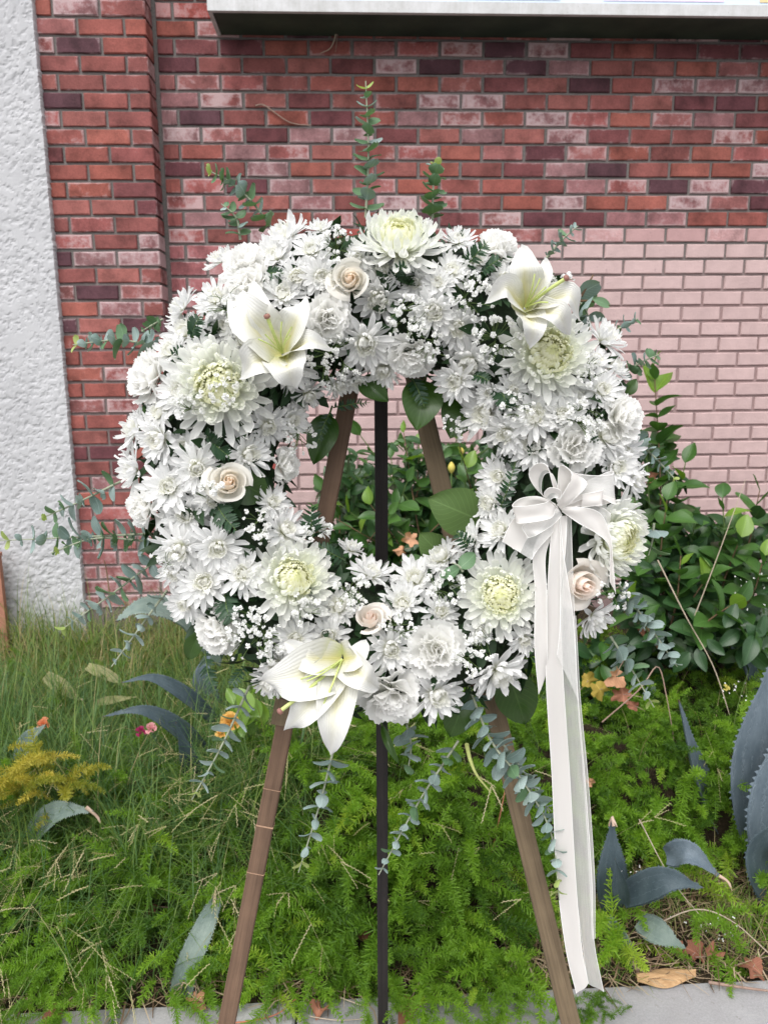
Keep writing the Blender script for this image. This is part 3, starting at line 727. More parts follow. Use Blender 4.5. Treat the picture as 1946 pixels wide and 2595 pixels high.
def daisy_centre(seed):
    r = random.Random(seed); a = Acc()
    for n, L, el, wd, cv, m in ((14, .66, 38, .175, .7, 0), (13, .53, 47, .15, .8, 0), (12, .41, 55, .12, .9, 0), (11, .30, 61, .09, .9, 1), (9, .20, 66, .062, .9, 1)):
        a0 = r.uniform(0, 6)
        for k in range(n):
            P = petal_grid(5, 2, wd / L * r.uniform(.9, 1.1), cv * r.uniform(.7, 1.1), .45, .45, .65, .5)
            grid(a, xf(P, place(a0 + 2 * pi * k / n + r.uniform(-.15, .15), radians(el + r.uniform(-7, 7)), L * .10, .02, L, L * r.uniform(.85, 1.1))), m)
    for k in range(22):                        # the tight green middle
        rr = .006 + .085 * math.sqrt(k / 22); t = k * 2.4
        P = petal_grid(2, 2, .5, .6, .4, .4)
        grid(a, xf(P, M.Translation((rr * cos(t), rr * sin(t), .03)) @ M.Rotation(t - pi / 2, 4, 'Z') @ M.Rotation(radians(82), 4, 'X') @ M.Diagonal((.055, .12, .055, 1))), 2)
    return a.mesh('centre', [MAT_PETAL2, MAT_CENTRE, MAT_DISC])
MAT_PETAL2 = mat_petal('inner_petal', [(0, (.74, .77, .48)), (.3, (.90, .90, .80)), (1, (.935, .93, .91))], .48)
DC = [daisy_centre(i) for i in range(7)]
def daisy(c, n, Rd, label, opened, r):
    """opened 0 flat ... 1 half closed fan"""
    T = thing('chrysanthemum', label, 'flower', frame(c - n * (Rd * .25), n, r.uniform(0, 6)), 'white chrysanthemums in the wreath')
    e0 = 4 + 26 * opened
    for n_, L, el, src in ((r.choice([19, 20, 21]), 1.06, e0 - 4, RAY + RAYF), (r.choice([16, 17, 18]), .86, e0 + 14 + 4 * opened, RAY)):
        a0 = r.uniform(0, 6)
        for k in range(n_):
            l = L * Rd * r.uniform(.86, 1.08); w = Rd * r.uniform(.86, 1.1) * (1.04 if L > 1 else .95)
            obj('petal', r.choice(src), T, place(a0 + 2 * pi * (k + r.uniform(-.28, .28)) / n_, radians(el + r.uniform(-11, 10)), Rd * .06, Rd * r.uniform(-.03, .03), w, l, r.uniform(-.35, .35)))
    s = Rd * (1 - .12 * opened) * r.uniform(.84, 1.06)
    obj('centre', r.choice(DC), T, M.Rotation(r.uniform(0, 6), 4, 'Z') @ M.Diagonal((s, s, s * (.92 + .2 * opened), 1)))
    return T
MUMP = [pmesh('petal', petal_grid(7, 4, rp.uniform(.165, .21), rp.uniform(.5, 1.0), rp.uniform(.3, .55), .35, .7, rp.uniform(.2, 1.0), rp.uniform(-.35, .35), -.15), MAT_MUM) for _ in range(8)]
MUMO = [pmesh('petal', petal_grid(7, 4, rp.uniform(.14, .18), rp.uniform(-.2, .45), rp.uniform(.3, .55), .3, .7, rp.uniform(-.3, 1.4), rp.uniform(-.4, .4)), MAT_MUM) for _ in range(5)]
def mum_centre(seed):
    r = random.Random(seed); a = Acc(); N = 150
    for k in range(N):                         # a low dome of lifting, incurved strips, shorter towards the heart
        t = k / N; az = k * 2.39996 + r.uniform(-.08, .08); L = .60 - .36 * t; rt = .54 * (1 - t) ** .8
        P = petal_grid(6, 4 if t < .5 else 2, (.16 - .05 * t) / L, .55 + .55 * t, .30, .4, .66, .6, r.uniform(-.3, .3))
        grid(a, xf(P, place(az, radians(44 + 36 * t + r.uniform(-6, 6)), max(.01, rt * .38), .02 + .20 * t, L, L * r.uniform(.9, 1.08))), 0 if t < .5 else 1)
    return a.mesh('centre', [MAT_MUMM, MAT_MUMC])
MC = [mum_centre(i) for i in range(3)]
def mum(c, n, Rd, label, loose, r):
    T = thing('chrysanthemum', label, 'flower', frame(c - n * (Rd * .34), n, r.uniform(0, 6)), 'giant green hearted chrysanthemums')
    N = 112
    for k in range(N):
        t = k / N; az = k * 2.39996 + r.uniform(-.06, .06)
        L = Rd * (1.04 - .48 * t) * r.uniform(.92, 1.06) * (1 + loose * r.uniform(-.12, .12))
        el = -14 + 62 * t ** .9 + r.uniform(-6, 6) * (1 + loose)
        src = MUMO if (t < .28 and r.random() < .35 + .5 * loose) else MUMP
        o = obj('petal', r.choice(src), T, place(az, radians(el), Rd * .13, Rd * (.02 + .05 * t), L * (1.02 if t < .5 else 1.12), L, r.uniform(-.3, .3))); o.color = (.955 - .02 * t, .955, .95 - .10 * t ** 1.5, 1)
    obj('centre', r.choice(MC), T, M.Rotation(r.uniform(0, 6), 4, 'Z') @ M.Diagonal((Rd, Rd, Rd, 1)))
    return T
def carn_petal(seed):
    r = random.Random(seed); nl, nw = 6, 16; P = np.zeros((nl + 1, nw + 1, 3)); p1, p2 = r.uniform(0, 6), r.uniform(0, 6); half = r.uniform(.55, .75); f1, f2 = r.uniform(2.2, 3.2), r.uniform(5, 7)
    for i, t in enumerate(np.linspace(0, 1, nl + 1)):
        for j, s in enumerate(np.linspace(-1, 1, nw + 1)):
            an = s * half * (.25 + .75 * t); R_ = t * (1 - .10 * s * s)
            if i == nl: R_ += .028 * (1 if j % 2 else -1) + r.uniform(-.02, .02)
            z = (.15 * math.sin(f1 * s + p1) * t ** 1.6 + .05 * math.sin(f2 * s + p2) * t ** 3) + .16 * t * t
            P[i, j] = (math.sin(an) * R_, math.cos(an) * R_, z)
    return P
CARN = [pmesh('petal', carn_petal(i), MAT_CARN) for i in range(9)]
def carnation(c, n, Rd, label, r):
    T = thing('carnation', label, 'flower', frame(c - n * (Rd * .45), n, r.uniform(0, 6)), 'ruffled carnations in the wreath')
    N = 34
    for k in range(N):
        t = k / N; az = k * 2.39996
        L = Rd * (1.04 - .16 * t) * r.uniform(.9, 1.06)
        obj('petal', r.choice(CARN), T, place(az, radians(2 + 80 * t ** .85 + r.uniform(-8, 8)), Rd * .05 * (1 - t), Rd * .05, L * (1.0 - .25 * t), L, r.uniform(-.4, .4)))
    return T
def rose_petal(k, N):
    """cupped petal k of N: the inner ones wrap a closed heart that stands highest, the outer ones stand lower and roll their lips"""
    t0 = k / (N - 1); r = random.Random(k + 3); nl, nw = 8, 8; P = np.zeros((nl + 1, nw + 1, 3))
    rad = .07 + .60 * t0 ** 1.05; span = 3.6 - 1.7 * t0; h = 1.16 - .30 * t0 - .10 * t0 ** 3; lip = .015 + .05 * t0 + .26 * t0 ** 3; close = .68 * (1 - t0) ** .7
    for i, t in enumerate(np.linspace(0, 1, nl + 1)):
        for j, s in enumerate(np.linspace(-1, 1, nw + 1)):
            rr = rad * (.35 + .80 * math.sin(pi * .5 * min(1, t * 1.5)) - close * t ** 2) + s * (.05 + .05 * t0)
            roll = max(0, (t - .66) / .34) ** 1.8
            rr += lip * roll * (1 - .3 * s * s); z = h * (t - .16 * s * s * t * t) - roll * lip * .5 * (1 + .9 * s * s)
            rr += (.014 + .02 * t0) * math.sin(4 * s + k * 1.7) * t
            a = s * span / 2
            P[i, j] = (rr * math.sin(a), rr * math.cos(a), z)
    return P
NR = 16
ROSE = [pmesh('petal', rose_petal(k, NR), MAT_ROSE) for k in range(NR)]
def rose(c, n, Rd, label, pink, r):
    T = thing('rose', label, 'flower', frame(c - n * (Rd * .62), n, r.uniform(0, 6)), 'pale peach roses in the wreath')
    for k in range(NR):
        t = k / (NR - 1); s = Rd * 1.02 * r.uniform(.97, 1.03)
        o = obj('petal', ROSE[k], T, M.Rotation(k * 2.3 + r.uniform(-.35, .35), 4, 'Z') @ M.Rotation(r.uniform(-.07, .07) * (.3 + t), 4, 'X') @ M.Diagonal((s, s, s * 1.08 * r.uniform(.96, 1.03), 1)))
        i = (.97, .87, .76) if not pink else (.97, .87, .80); e = (.93, .905, .84) if not pink else (.93, .88, .82)
        q = min(1, max(0, (t - .12) / .62)); o.color = (*(i[m] * (1 - q) + e[m] * q for m in range(3)), 1)
    return T
def lily(cx, cy, tepals, pistil, label, lift):
    p, n, dl, rad = ring_at(cx, cy, lift)
    T = thing('lily', label, 'flower', tmat(p), 'open white lilies in the wreath')
    e1, e2 = RT, UP
    def L(dx, dy, w): return np.array(p + e1 * (dx * PXW * .9) - e2 * (dy * PXW * .9) + WNRM * (w * PXW * .9))
    for (tx, ty, tw, wid, bow, side, fold) in tepals:
        P0 = L(0, 0, -45); tip = L(tx, ty, tw - 16); midp = L(tx * .58 + side[0], ty * .58 + side[1], tw * .5 + bow + 16)
        path = spline([P0, P0 * .55 + midp * .45 + np.array(WNRM) * 6 * PXW, midp, tip], 15); tg = np.gradient(path, axis=0)
        nl, nw = 14, 8; G = np.zeros((15, 9, 3)); r = random.Random(int(tx * 7 + ty)); ph = r.uniform(0, 6)
        for i in range(15):
            t = i / 14; d = nrm(tg[i]); f = np.array(WNRM) * .9 + np.array(UP) * .25
            f = f - d * np.dot(f, d) * 1.0
            s = nrm(np.cross(d, f)); u = nrm(np.cross(s, d))
            s = s * cos(fold) + u * sin(fold); u = nrm(np.cross(s, d))
            w = wid * PXW * 1.08 * (math.sin(pi * min(1, (t * .93 + .07)) ** .8) ** .75 * .5 + .02)
            for j in range(9):
                q = (j - 4) / 4
                G[i, j] = path[i] + s * (w * q) + u * (w * (.50 * q * q * (1 - 1.3 * max(0, t - .35)) - .10 - .12 * math.exp(-(q * 5) ** 2)) + wid * PXW * abs(q) ** 1.6 * min(1, t * 3) * (.11 * math.sin(7.5 * t + ph + (2.2 if q > 0 else 0)) + .05 * math.sin(17 * t + ph * 2 + (1.1 if q > 0 else 0))) - .16 * wid * PXW * max(0, t - .7) ** 1.5 * 3)
        wpart('tepal', grid(Acc(), G).mesh('tepal', MAT_LILY), T)
    for k, (dx, dy, w, rr, stig) in enumerate(pistil):
        path = spline([L(0, 0, -35), L(dx * .5, dy * .5, w * .5 + 6), L(dx, dy, w)], 10)
        a = Acc(); tube(a, path, np.linspace(rr * .75, rr, 10) * PXW, 6); o = wpart('pistil' if stig else 'filament', a.mesh('filament', MAT_STAMEN), T)
        if stig:
            a = Acc(); e = path[-1]; d = nrm(path[-1] - path[-2]); tube(a, [e - d * .001, e + d * .001, e + d * .0045, e + d * .006], np.array([.3, 1.0, 1.0, .35]) * rr * 1.7 * PXW, 8)
            s = obj('stigma', a.mesh('stigma', MAT_STIGMA), o, o.matrix_basis.inverted() @ T.matrix_basis.inverted() if False else M.Identity(4))
            s.matrix_basis = M.Identity(4)
    return T

# ------------------------------------------------------------------ the flowers, where the photograph shows them (its pixels)
def A_(x, y): return 300 + .3918 * x, 500 + .3918 * y
def B_(x, y): return 950 + .4219 * x, 500 + .4219 * y
def C_(x, y): return 280 + .4219 * x, 1100 + .4219 * y
def D_(x, y): return 820 + .5184 * x, 1150 + .5184 * y
MUMS = [(*B_(150, 225), 112, .6, 'topmost'), (*A_(640, 1210), 128, .8, ''), (*C_(1105, 860), 114, .1, ''), (*D_(865, 690), 108, .1, ''), (*D_(1455, 420), 112, .1, ''), (*B_(1050, 930), 122, .3, '')]
CARNS = [(*A_(810, 420), 62), (*A_(1350, 780), 64), (*A_(840, 570), 62), (*A_(185, 1150), 70), (*C_(1050, 190), 50), (*C_(195, 450), 54), (*C_(640, 1190), 66),
         (*D_(550, 960), 74), (*D_(330, 1190), 80), (*B_(750, 290), 54), (*B_(220, 960), 62), (*B_(1490, 1310), 66), (*B_(1205, 1490), 64)]
ROSES = [(*A_(1500, 530), 54, False), (*C_(715, 290), 60, False), (*C_(1560, 1105), 48, True), (*D_(1255, 640), 70, True)]
DAISIES = [A_(1060, 240) + (60,), A_(1010, 370) + (56,), A_(1245, 330) + (47,), A_(1310, 190) + (34,), A_(1150, 510) + (41,), A_(1310, 510) + (45,), B_(20, 625) + (60,),
    A_(1060, 620) + (46,), A_(625, 640) + (48,), A_(385, 710) + (54,), A_(430, 860) + (54,), A_(690, 830) + (48,), A_(810, 915) + (50,), A_(1600, 955) + (62,),
    A_(330, 985) + (44,), A_(520, 1030) + (54,), A_(390, 1245) + (64,), A_(1110, 1110) + (54,), A_(1240, 1290) + (48,), A_(1430, 1215) + (40,), A_(1540, 1185) + (42,),
    A_(80, 1490) + (54,), A_(250, 1570) + (64,), A_(430, 1625) + (44,), A_(975, 1490) + (50,), A_(1135, 1445) + (47,), A_(260, 1390) + (42,), A_(560, 1610) + (34,),
    C_(120, 215) + (60,), C_(840, 120) + (60,), C_(520, 210) + (58,), C_(345, 315) + (60,), C_(450, 490) + (58,), C_(615, 405) + (42,), C_(980, 405) + (40,), C_(1065, 570) + (62,),
    C_(1245, 550) + (36,), C_(645, 690) + (62,), C_(410, 700) + (52,), C_(560, 890) + (64,), C_(385, 840) + (42,), C_(790, 835) + (54,), C_(440, 1030) + (50,),
    C_(1450, 680) + (34,), D_(240, 575) + (56,), C_(1370, 1035) + (54,), C_(1310, 1215) + (48,), C_(1110, 1230) + (54,), D_(445, 600) + (60,), D_(385, 725) + (56,),
    D_(570, 500) + (50,), D_(710, 430) + (44,), D_(855, 370) + (54,), D_(800, 240) + (42,), D_(575, 772) + (38,), D_(985, 915) + (36,), D_(860, 1090) + (66,), D_(330, 960) + (56,),
    D_(560, 1190) + (56,), D_(1330, 810) + (56,), D_(850, 110) + (56,), D_(1440, 65) + (54,), D_(1530, 130) + (46,),
    B_(500, 250) + (44,), B_(460, 430) + (50,), B_(610, 380) + (36,), B_(375, 510) + (40,), B_(240, 515) + (40,), B_(185, 375) + (34,), B_(40, 430) + (44,),
    B_(355, 690) + (52,), B_(500, 790) + (52,), B_(560, 1005) + (66,), B_(775, 490) + (42,), B_(1385, 840) + (58,), B_(1440, 1010) + (48,), B_(1330, 970) + (40,),
    B_(1370, 1150) + (52,), B_(50, 1045) + (48,), B_(685, 1175) + (34,), B_(650, 1300) + (60,), B_(960, 1310) + (62,), B_(1130, 1300) + (48,), B_(780, 1425) + (60,),
    B_(950, 1490) + (64,), B_(1400, 1425) + (56,), B_(1490, 1530) + (48,), B_(480, 1110) + (48,),
    (700, 1690, 50), (560, 650, 46), (610, 690, 40), (1470, 1010, 40), (1300, 990, 36), (845, 700, 40), (905, 655, 34), (680, 1735, 44), (1215, 1600, 34)]
LM = []        # landmarks a label may lean on: phrase, x, y
for (x, y, r_, l, w_) in MUMS: LM.append(('giant chrysanthemum', x, y))
for (x, y, r_) in CARNS: LM.append(('carnation', x, y))
for (x, y, r_, pk) in ROSES: LM.append(('peach rose', x, y))
LM += [('open lily', 711, 888), ('open lily', 1338, 770), ('open lily', 865, 1679), ('ribbon bow', 1411, 1264)]
def relation(x, y):
    p, lx, ly = min(LM, key=lambda q: math.hypot(q[1] - x, q[2] - y)); dx, dy = x - lx, y - ly
    if math.hypot(dx, dy) < 60: return 'touching the ' + p
    if abs(dy) > abs(dx): return ('above' if dy < 0 else 'below') + ' the ' + p
    return 'beside the ' + p
USED = set()
def flower_label(kind, x, y, dl):
    band = 'on the inner edge' if dl < -.45 else ('on the outer rim' if dl > .5 else 'mid ring')
    for q in (4, 12):
        for tail in (band, band + ' ' + relation(x, y)):
            s = '%s at %s %s' % (kind, clock(x, y, q), tail)
            if s not in USED: USED.add(s); return s
    for k in ('small ', 'drooping ', 'tilted ', 'half hidden '):
        if k + s not in USED: USED.add(k + s); return k + s
    return s
rf = random.Random(8)
for i, (x, y, r_, lo, w_) in enumerate(MUMS):
    p, n, dl, rad = ring_at(x, y, .012)
    if i == 0: n = (n + UP * .35).normalized()
    USED.add(''); mum(p, n, r_ * PXW * .97, 'giant white chrysanthemum with pale green heart at %s on the wreath' % clock(x, y), lo, rf)
for (x, y, r_) in CARNS:
    p, n, dl, rad = ring_at(x, y, .004); carnation(p, n, r_ * PXW, flower_label('ruffled white carnation', x, y, dl), rf)
for i, (x, y, r_, pk) in enumerate(ROSES):
    p, n, dl, rad = ring_at(x, y, .012)
    n = (n + UP * (.05, .35, .45, .0)[i] + RT * (0, 0, 0, .15)[i] + WNRM * .5).normalized()
    if i == 2: n = (n + UP * .2).normalized()
    rose(p, n, r_ * PXW * .92, ('peach hearted cream rose facing the street at the top of the wreath', 'cream rose tipped upward with a spiral heart at nine o\'clock', 'small peach rosebud above the bottom carnations', 'blush pink rose half covered by the sheer ribbon tails')[i], pk, rf)
for (x, y, r_) in DAISIES:
    p, n, dl, rad = ring_at(x, y, rf.uniform(-.014, .006))
    n = (n + V((rf.uniform(-.36, .36), rf.uniform(-.1, .1), rf.uniform(-.36, .36)))).normalized()
    daisy(p, n, r_ * PXW * 1.13 * rf.uniform(.9, 1.1), flower_label('white chrysanthemum', x, y, dl), min(1, max(0, rf.uniform(-.15, .7) + .35 * max(0, abs(dl) - .5))), rf)
lily(711, 888, [(-72, -186, -14, 62, 12, (-8, 6), .1), (-121, -141, 22, 104, 10, (-4, 6), -.1), (60, -138, 18, 72, 10, (8, 0), .25), (136, -4, 10, 50, 26, (0, -14), .2), (40, 98, 30, 88, 26, (2, -4), 0), (-104, 70, 20, 80, 24, (0, -6), .1)],
     [(-22, -66, 62, 4.2, True), (10, -60, 52, 2.0, False), (34, -48, 50, 2.0, False), (-48, -20, 44, 1.8, False), (-30, -30, 50, 1.8, False), (30, -28, 44, 1.8, False)], 'open white lily with pale green throat at half past ten', .045)
lily(1338, 770, [(-17, -146, 6, 76, 14, (-4, 4), 0), (44, -120, -12, 52, 6, (6, 0), .3), (-110, 2, 30, 56, 34, (0, -26), .2), (-2, 114, 44, 58, 30, (2, 4), 0), (131, 44, 16, 54, 34, (14, -34), .1), (98, 80, 30, 58, 34, (4, -6), -.2)],
     [(74, -44, 60, 4.2, True), (20, -50, 44, 1.8, False), (8, -62, 40, 1.8, False), (34, -30, 44, 1.8, False), (40, 6, 40, 1.8, False)], 'white lily with arching petals at one o\'clock over the giant bloom', .05)
lily(865, 1679, [(-145, -50, -6, 70, 14, (-4, 8), 0), (-202, 44, 26, 112, 20, (0, 0), .15), (-140, 166, 30, 78, 24, (-4, 4), 0), (-26, 226, 44, 80, 26, (0, 0), 0), (94, 66, 20, 66, 34, (6, -14), -.1), (64, -54, -4, 64, 10, (0, 6), .2)],
     [(-140, 100, 62, 4.6, True), (-80, 34, 50, 1.8, False), (-40, 88, 50, 1.8, False), (-30, 70, 46, 1.8, False), (-96, 30, 46, 1.6, False)], 'white lily drooping from the bottom of the wreath, green pistil showing', .045)

# ---- baby's breath
def blossom_mesh(seed):
    r = random.Random(seed); a = Acc()
    for k in range(15):
        v = V((r.uniform(-1, 1), r.uniform(-1, 1), r.uniform(-.3, 1))).normalized(); s = v.cross(V((r.uniform(-1, 1), r.uniform(-1, 1), r.uniform(-1, 1)))).normalized(); u = v.cross(s)
        w = r.uniform(.35, .55); L = r.uniform(.75, 1.05)
        G = np.array([[tuple(v * .1 - s * .06), tuple(v * .1 + s * .06)], [tuple(v * L * .7 - s * w + u * .1), tuple(v * L * .7 + s * w + u * .1)], [tuple(v * L + u * .35 - s * w * .6), tuple(v * L + u * .35 + s * w * .6)]])
        grid(a, G)
    return a.mesh('blossom', MAT_BREATH, True)
MAT_BREATH = mat_petal('breath_petal', [(0, (.88, .88, .84)), (1, (.93, .93, .93))], .35)
BLO = [blossom_mesh(i) for i in range(6)]
BREATH = [(574, 774, 55, 16), (848, 915, 66, 26), (850, 620, 46, 20), (758, 1108, 40, 14), (1030, 804, 56, 30), (1199, 745, 58, 26), (1258, 862, 58, 28), (1422, 720, 40, 16), (1477, 1060, 52, 26),
          (660, 1328, 46, 18), (643, 1618, 72, 36), (887, 1492, 52, 22), (1131, 1487, 50, 22), (1222, 1630, 46, 14), (1550, 1508, 42, 10), (800, 1330, 40, 8), (412, 1420, 34, 6), (478, 1020, 40, 14), (530, 1250, 36, 12), (1095, 880, 44, 16), (1310, 1030, 44, 16), (1160, 1080, 36, 12), (1010, 1590, 42, 14), (770, 1545, 44, 14), (1500, 940, 40, 14), (560, 985, 40, 14), (1180, 1680, 38, 12), (620, 1570, 40, 12)]
def breath(x, y, rp_, n, r):
    p, nn, dl, rad = ring_at(x, y, .0)
    base = p - nn * .07
    T = thing('baby_breath', 'spray of tiny white baby\'s breath blossoms at %s, %s' % (clock(x, y, 12), relation(x, y)), 'flower', tmat(base), "baby's breath sprays")
    acc = Acc(); pts = []
    hubs = []
    for h in range(4):
        q, _, _, _ = ring_at(x + r.uniform(-.4, .4) * rp_, y + r.uniform(-.4, .4) * rp_, .004); hubs.append(q); tube(acc, spline([base, (base + q) / 2 + V((r.uniform(-.006, .006),) * 3), q], 5), [.0007, .0006, .0006, .0005, .0005], 4)
    for k in range(n):
        a = r.uniform(0, 6.28); d = rp_ * math.sqrt(r.random())
        q, _, _, _ = ring_at(x + d * cos(a), y + d * sin(a), r.uniform(.018, .050))
        h = min(hubs, key=lambda z: (z - q).length)
        tube(acc, spline([h, (h + q) / 2 + nn * .004, q], 4), [.0005, .00045, .0004, .0004], 4); pts.append(q)
    wpart('stems', acc.mesh('stems', MAT_STEMG), T)
    inv = T.matrix_basis.inverted()
    for q in pts:
        s = r.uniform(4.6, 9.6) * PXW * (1 if r.random() > .25 else .55)
        obj('blossom', r.choice(BLO), T, inv @ frame(q, nn + V((r.uniform(-.5, .5),) * 3), r.uniform(0, 6)) @ M.Diagonal((s, s, s, 1)))
for x, y, q, n in BREATH: breath(x, y, q * 1.08, int(n * 1.45), rf)

# ---- fern fronds
def leaflet_mesh(seed):
    r = random.Random(seed); nl = 9; P = np.zeros((nl + 1, 3, 3))
    for i, t in enumerate(np.linspace(0, 1, nl + 1)):
        w = .20 * (1 - t) ** .6 * min(1, .35 + t * 4) * (1.18 if i % 2 else .86) + .005
        for j, s in enumerate((-1, 0, 1)): P[i, j] = (s * w, t, -.06 * t * t + .05 * abs(s) + r.uniform(-.01, .01))
    return P
LFL = [pmesh('leaflet', leaflet_mesh(i), MAT_FERN) for i in range(4)]
FERNS = [((488, 872), (508, 800), 40, 20), ((660, 706), (720, 692), 30, 20), ((520, 1100), (585, 1160), 46, 22), ((845, 1033), (938, 1020), 26, 18), ((838, 1040), (800, 1136), 26, 18), ((1172, 690), (1236, 612), 36, 18), ((1205, 706), (1268, 655), 40, 20),
    ((995, 706), (1030, 672), 30, 14), ((1190, 950), (1240, 966), 30, 16), ((1262, 980), (1286, 1040), 46, 18), ((545, 1270), (600, 1345), 46, 20), ((792, 1370), (790, 1276), 44, 16), ((570, 1500), (590, 1580), 48, 18), ((1262, 1300), (1306, 1170), 34, 18),
    ((520, 1650), (548, 1760), 34, 18), ((870, 1418), (800, 1376), 36, 14), ((1200, 1395), (1150, 1345), 34, 14), ((620, 1690), (585, 1740), 26, 14), ((1045, 960), (1075, 1030), 36, 16), ((440, 930), (470, 880), 34, 12), ((1480, 1150), (1500, 1090), 30, 12)]
def fern(a, b, wl_, n, r):
    pa, na, dl, _ = ring_at(*a, -.02); pb = wpt(b[0], b[1], (pa - WC).dot(WNRM) + .012 + (.012 if math.hypot(b[0] - 977, b[1] - 1196) < 260 else .026))
    T = thing('fern_frond', 'dark green toothed fern frond at %s, %s' % (clock((a[0] + b[0]) / 2, (a[1] + b[1]) / 2, 12), relation(*b)), 'fern', tmat(pa), 'fern fronds in the wreath')
    path = spline([pa, (pa + pb) / 2 + WNRM * .012, pb], 16); acc = Acc(); tube(acc, path, np.linspace(.0011, .0004, 16), 5); wpart('stem', acc.mesh('stem', MAT_STEMG), T)
    inv = T.matrix_basis.inverted(); tg = np.gradient(path, axis=0); tilt = r.uniform(-.5, .5)
    for k in range(n):
        t = .12 + .86 * (k // 2 + .5 * (k % 2)) / (n / 2); i = min(15, int(t * 15)); d = V(nrm(tg[i])); f = (WNRM + UP * tilt).normalized()
        s = d.cross(f).normalized() * (1 if k % 2 else -1); y = (s * cos(.55) + d * sin(.55)).normalized(); z = (f - y * f.dot(y)).normalized(); x = y.cross(z)
        L = wl_ * .62 * PXW * (math.sin(pi * min(1, .25 + t * .75)) ** .7 + .22); c = V(path[i])
        mt = M(((x.x, y.x, z.x, c.x), (x.y, y.y, z.y, c.y), (x.z, y.z, z.z, c.z), (0, 0, 0, 1))) @ M.Rotation(r.uniform(-.3, .3), 4, 'Y') @ M.Diagonal((L, L, L, 1))
        obj('leaflet', r.choice(LFL), T, inv @ mt)
for f in FERNS: fern(*f, rf)

# ---- broad leaves
def broad_leaf(base, tip, wid, label, w0, w1, mat, fold=.25, bend=.1, face=None, r=rf):
    pb, pt = wpt(base[0], base[1], w0), wpt(tip[0], tip[1], w1); d = (pt - pb); Ln = d.length; d.normalize()
    f = (face or WNRM); f = (f - d * f.dot(d)).normalized(); s = d.cross(f)
    nl, nw = 14, 8; G = np.zeros((nl + 1, nw + 1, 3)); W = wid * PXW / 2
    for i, t in enumerate(np.linspace(0, 1, nl + 1)):
        w = W * (math.sin(pi * t ** .78) ** .72 * (1 - .1 * t) + .012); c = pb + d * (Ln * t) + f * (Ln * bend * math.sin(pi * t))
        if t > .9: w *= 1 - (t - .9) * 4.5
        for j in range(nw + 1):
            q = (j - nw / 2) / (nw / 2); G[i, j] = c + s * (w * q * cos(fold)) + f * (w * abs(q) * math.sin(fold) + W * .05 * math.sin(4 * t + 3 * q))
    T = thing('broad_leaf', label, 'leaf', tmat(pb)); me = grid(Acc(), G).mesh('blade', mat); wpart('blade', me, T)
    a = Acc(); tube(a, [pb - d * Ln * .18 - f * .004, pb - f * .002, pb + d * Ln * .5 + f * (Ln * bend - .0012), pb + d * Ln * .85 + f * (Ln * bend * .45 - .001)], [.0016, .0016, .0009, .0004], 5); wpart('stalk', a.mesh('stalk', MAT_YSTEM if mat is MAT_SALAL_L else MAT_STEMG), T)
S_ = DS
broad_leaf((1078, 965), (1055, 1092), 112, 'broad glossy leaf hanging over the top of the grey brown easel leg', .01, .03, MAT_SALAL, .3)
broad_leaf((1178, 1010), (1140, 1112), 104, 'broad glossy leaf curling at the inner edge at one o\'clock', .0, .02, MAT_SALAL, .2)
broad_leaf((915, 960), (985, 1018), 70, 'folded green leaf across the top of the black easel leg', .01, .02, MAT_SALAL, .5)
broad_leaf((835, 1050), (795, 1178), 86, 'long green leaf hanging behind the brown easel leg at ten o\'clock', -.03, -.02, MAT_SALAL, .3)
broad_leaf((1215, 1318), (1083, 1262), 124, 'large pale green leaf showing its veined underside inside the wreath', .03, .06, MAT_SALAL_L, .1, .06)
broad_leaf((1120, 1408), (1062, 1350), 78, 'pale leaf edge below the large veined leaf inside the wreath', .0, .02, MAT_SALAL_L, .1)
broad_leaf((600, 1215), (680, 1262), 96, 'dark green leaf tucked under the upturned cream rose', .06, .05, MAT_SALAL, .3)
broad_leaf((1285, 1700), (1330, 1835), 116, 'dark green leaf hanging below the wreath beside the ribbon tails', -.01, -.03, MAT_SALAL, .15)
broad_leaf((1180, 1752), (1140, 1868), 92, 'light green leaf at the wreath bottom beside the last carnation', .02, .02, MAT_SALAL, .2)
broad_leaf((968, 1838), (1012, 1938), 26, 'narrow drooping leaf under the wreath beside the black leg', .03, .05, MAT_SALAL, .6, .2)
broad_leaf((508, 1600), (478, 1672), 54, 'small green leaf poking out at the wreath\'s lower rim at seven o\'clock', -.01, -.02, MAT_SALAL, .4)
broad_leaf((420, 1375), (370, 1400), 44, 'green leaf behind the eucalyptus at half past eight on the rim', -.02, -.03, MAT_SALAL, .3)
broad_leaf((395, 1040), (340, 1058), 40, 'green leaf tip poking out of the rim beside the outermost carnation', -.01, -.02, MAT_SALAL, .3)
broad_leaf((1272, 1150), (1300, 1090), 40, 'small dark leaf between chrysanthemums on the bow side', .04, .05, MAT_SALAL, .3)
broad_leaf((1585, 1000), (1612, 960), 34, 'small leaf tip at the outer rim at two o\'clock', .0, .0, MAT_SALAL, .3)

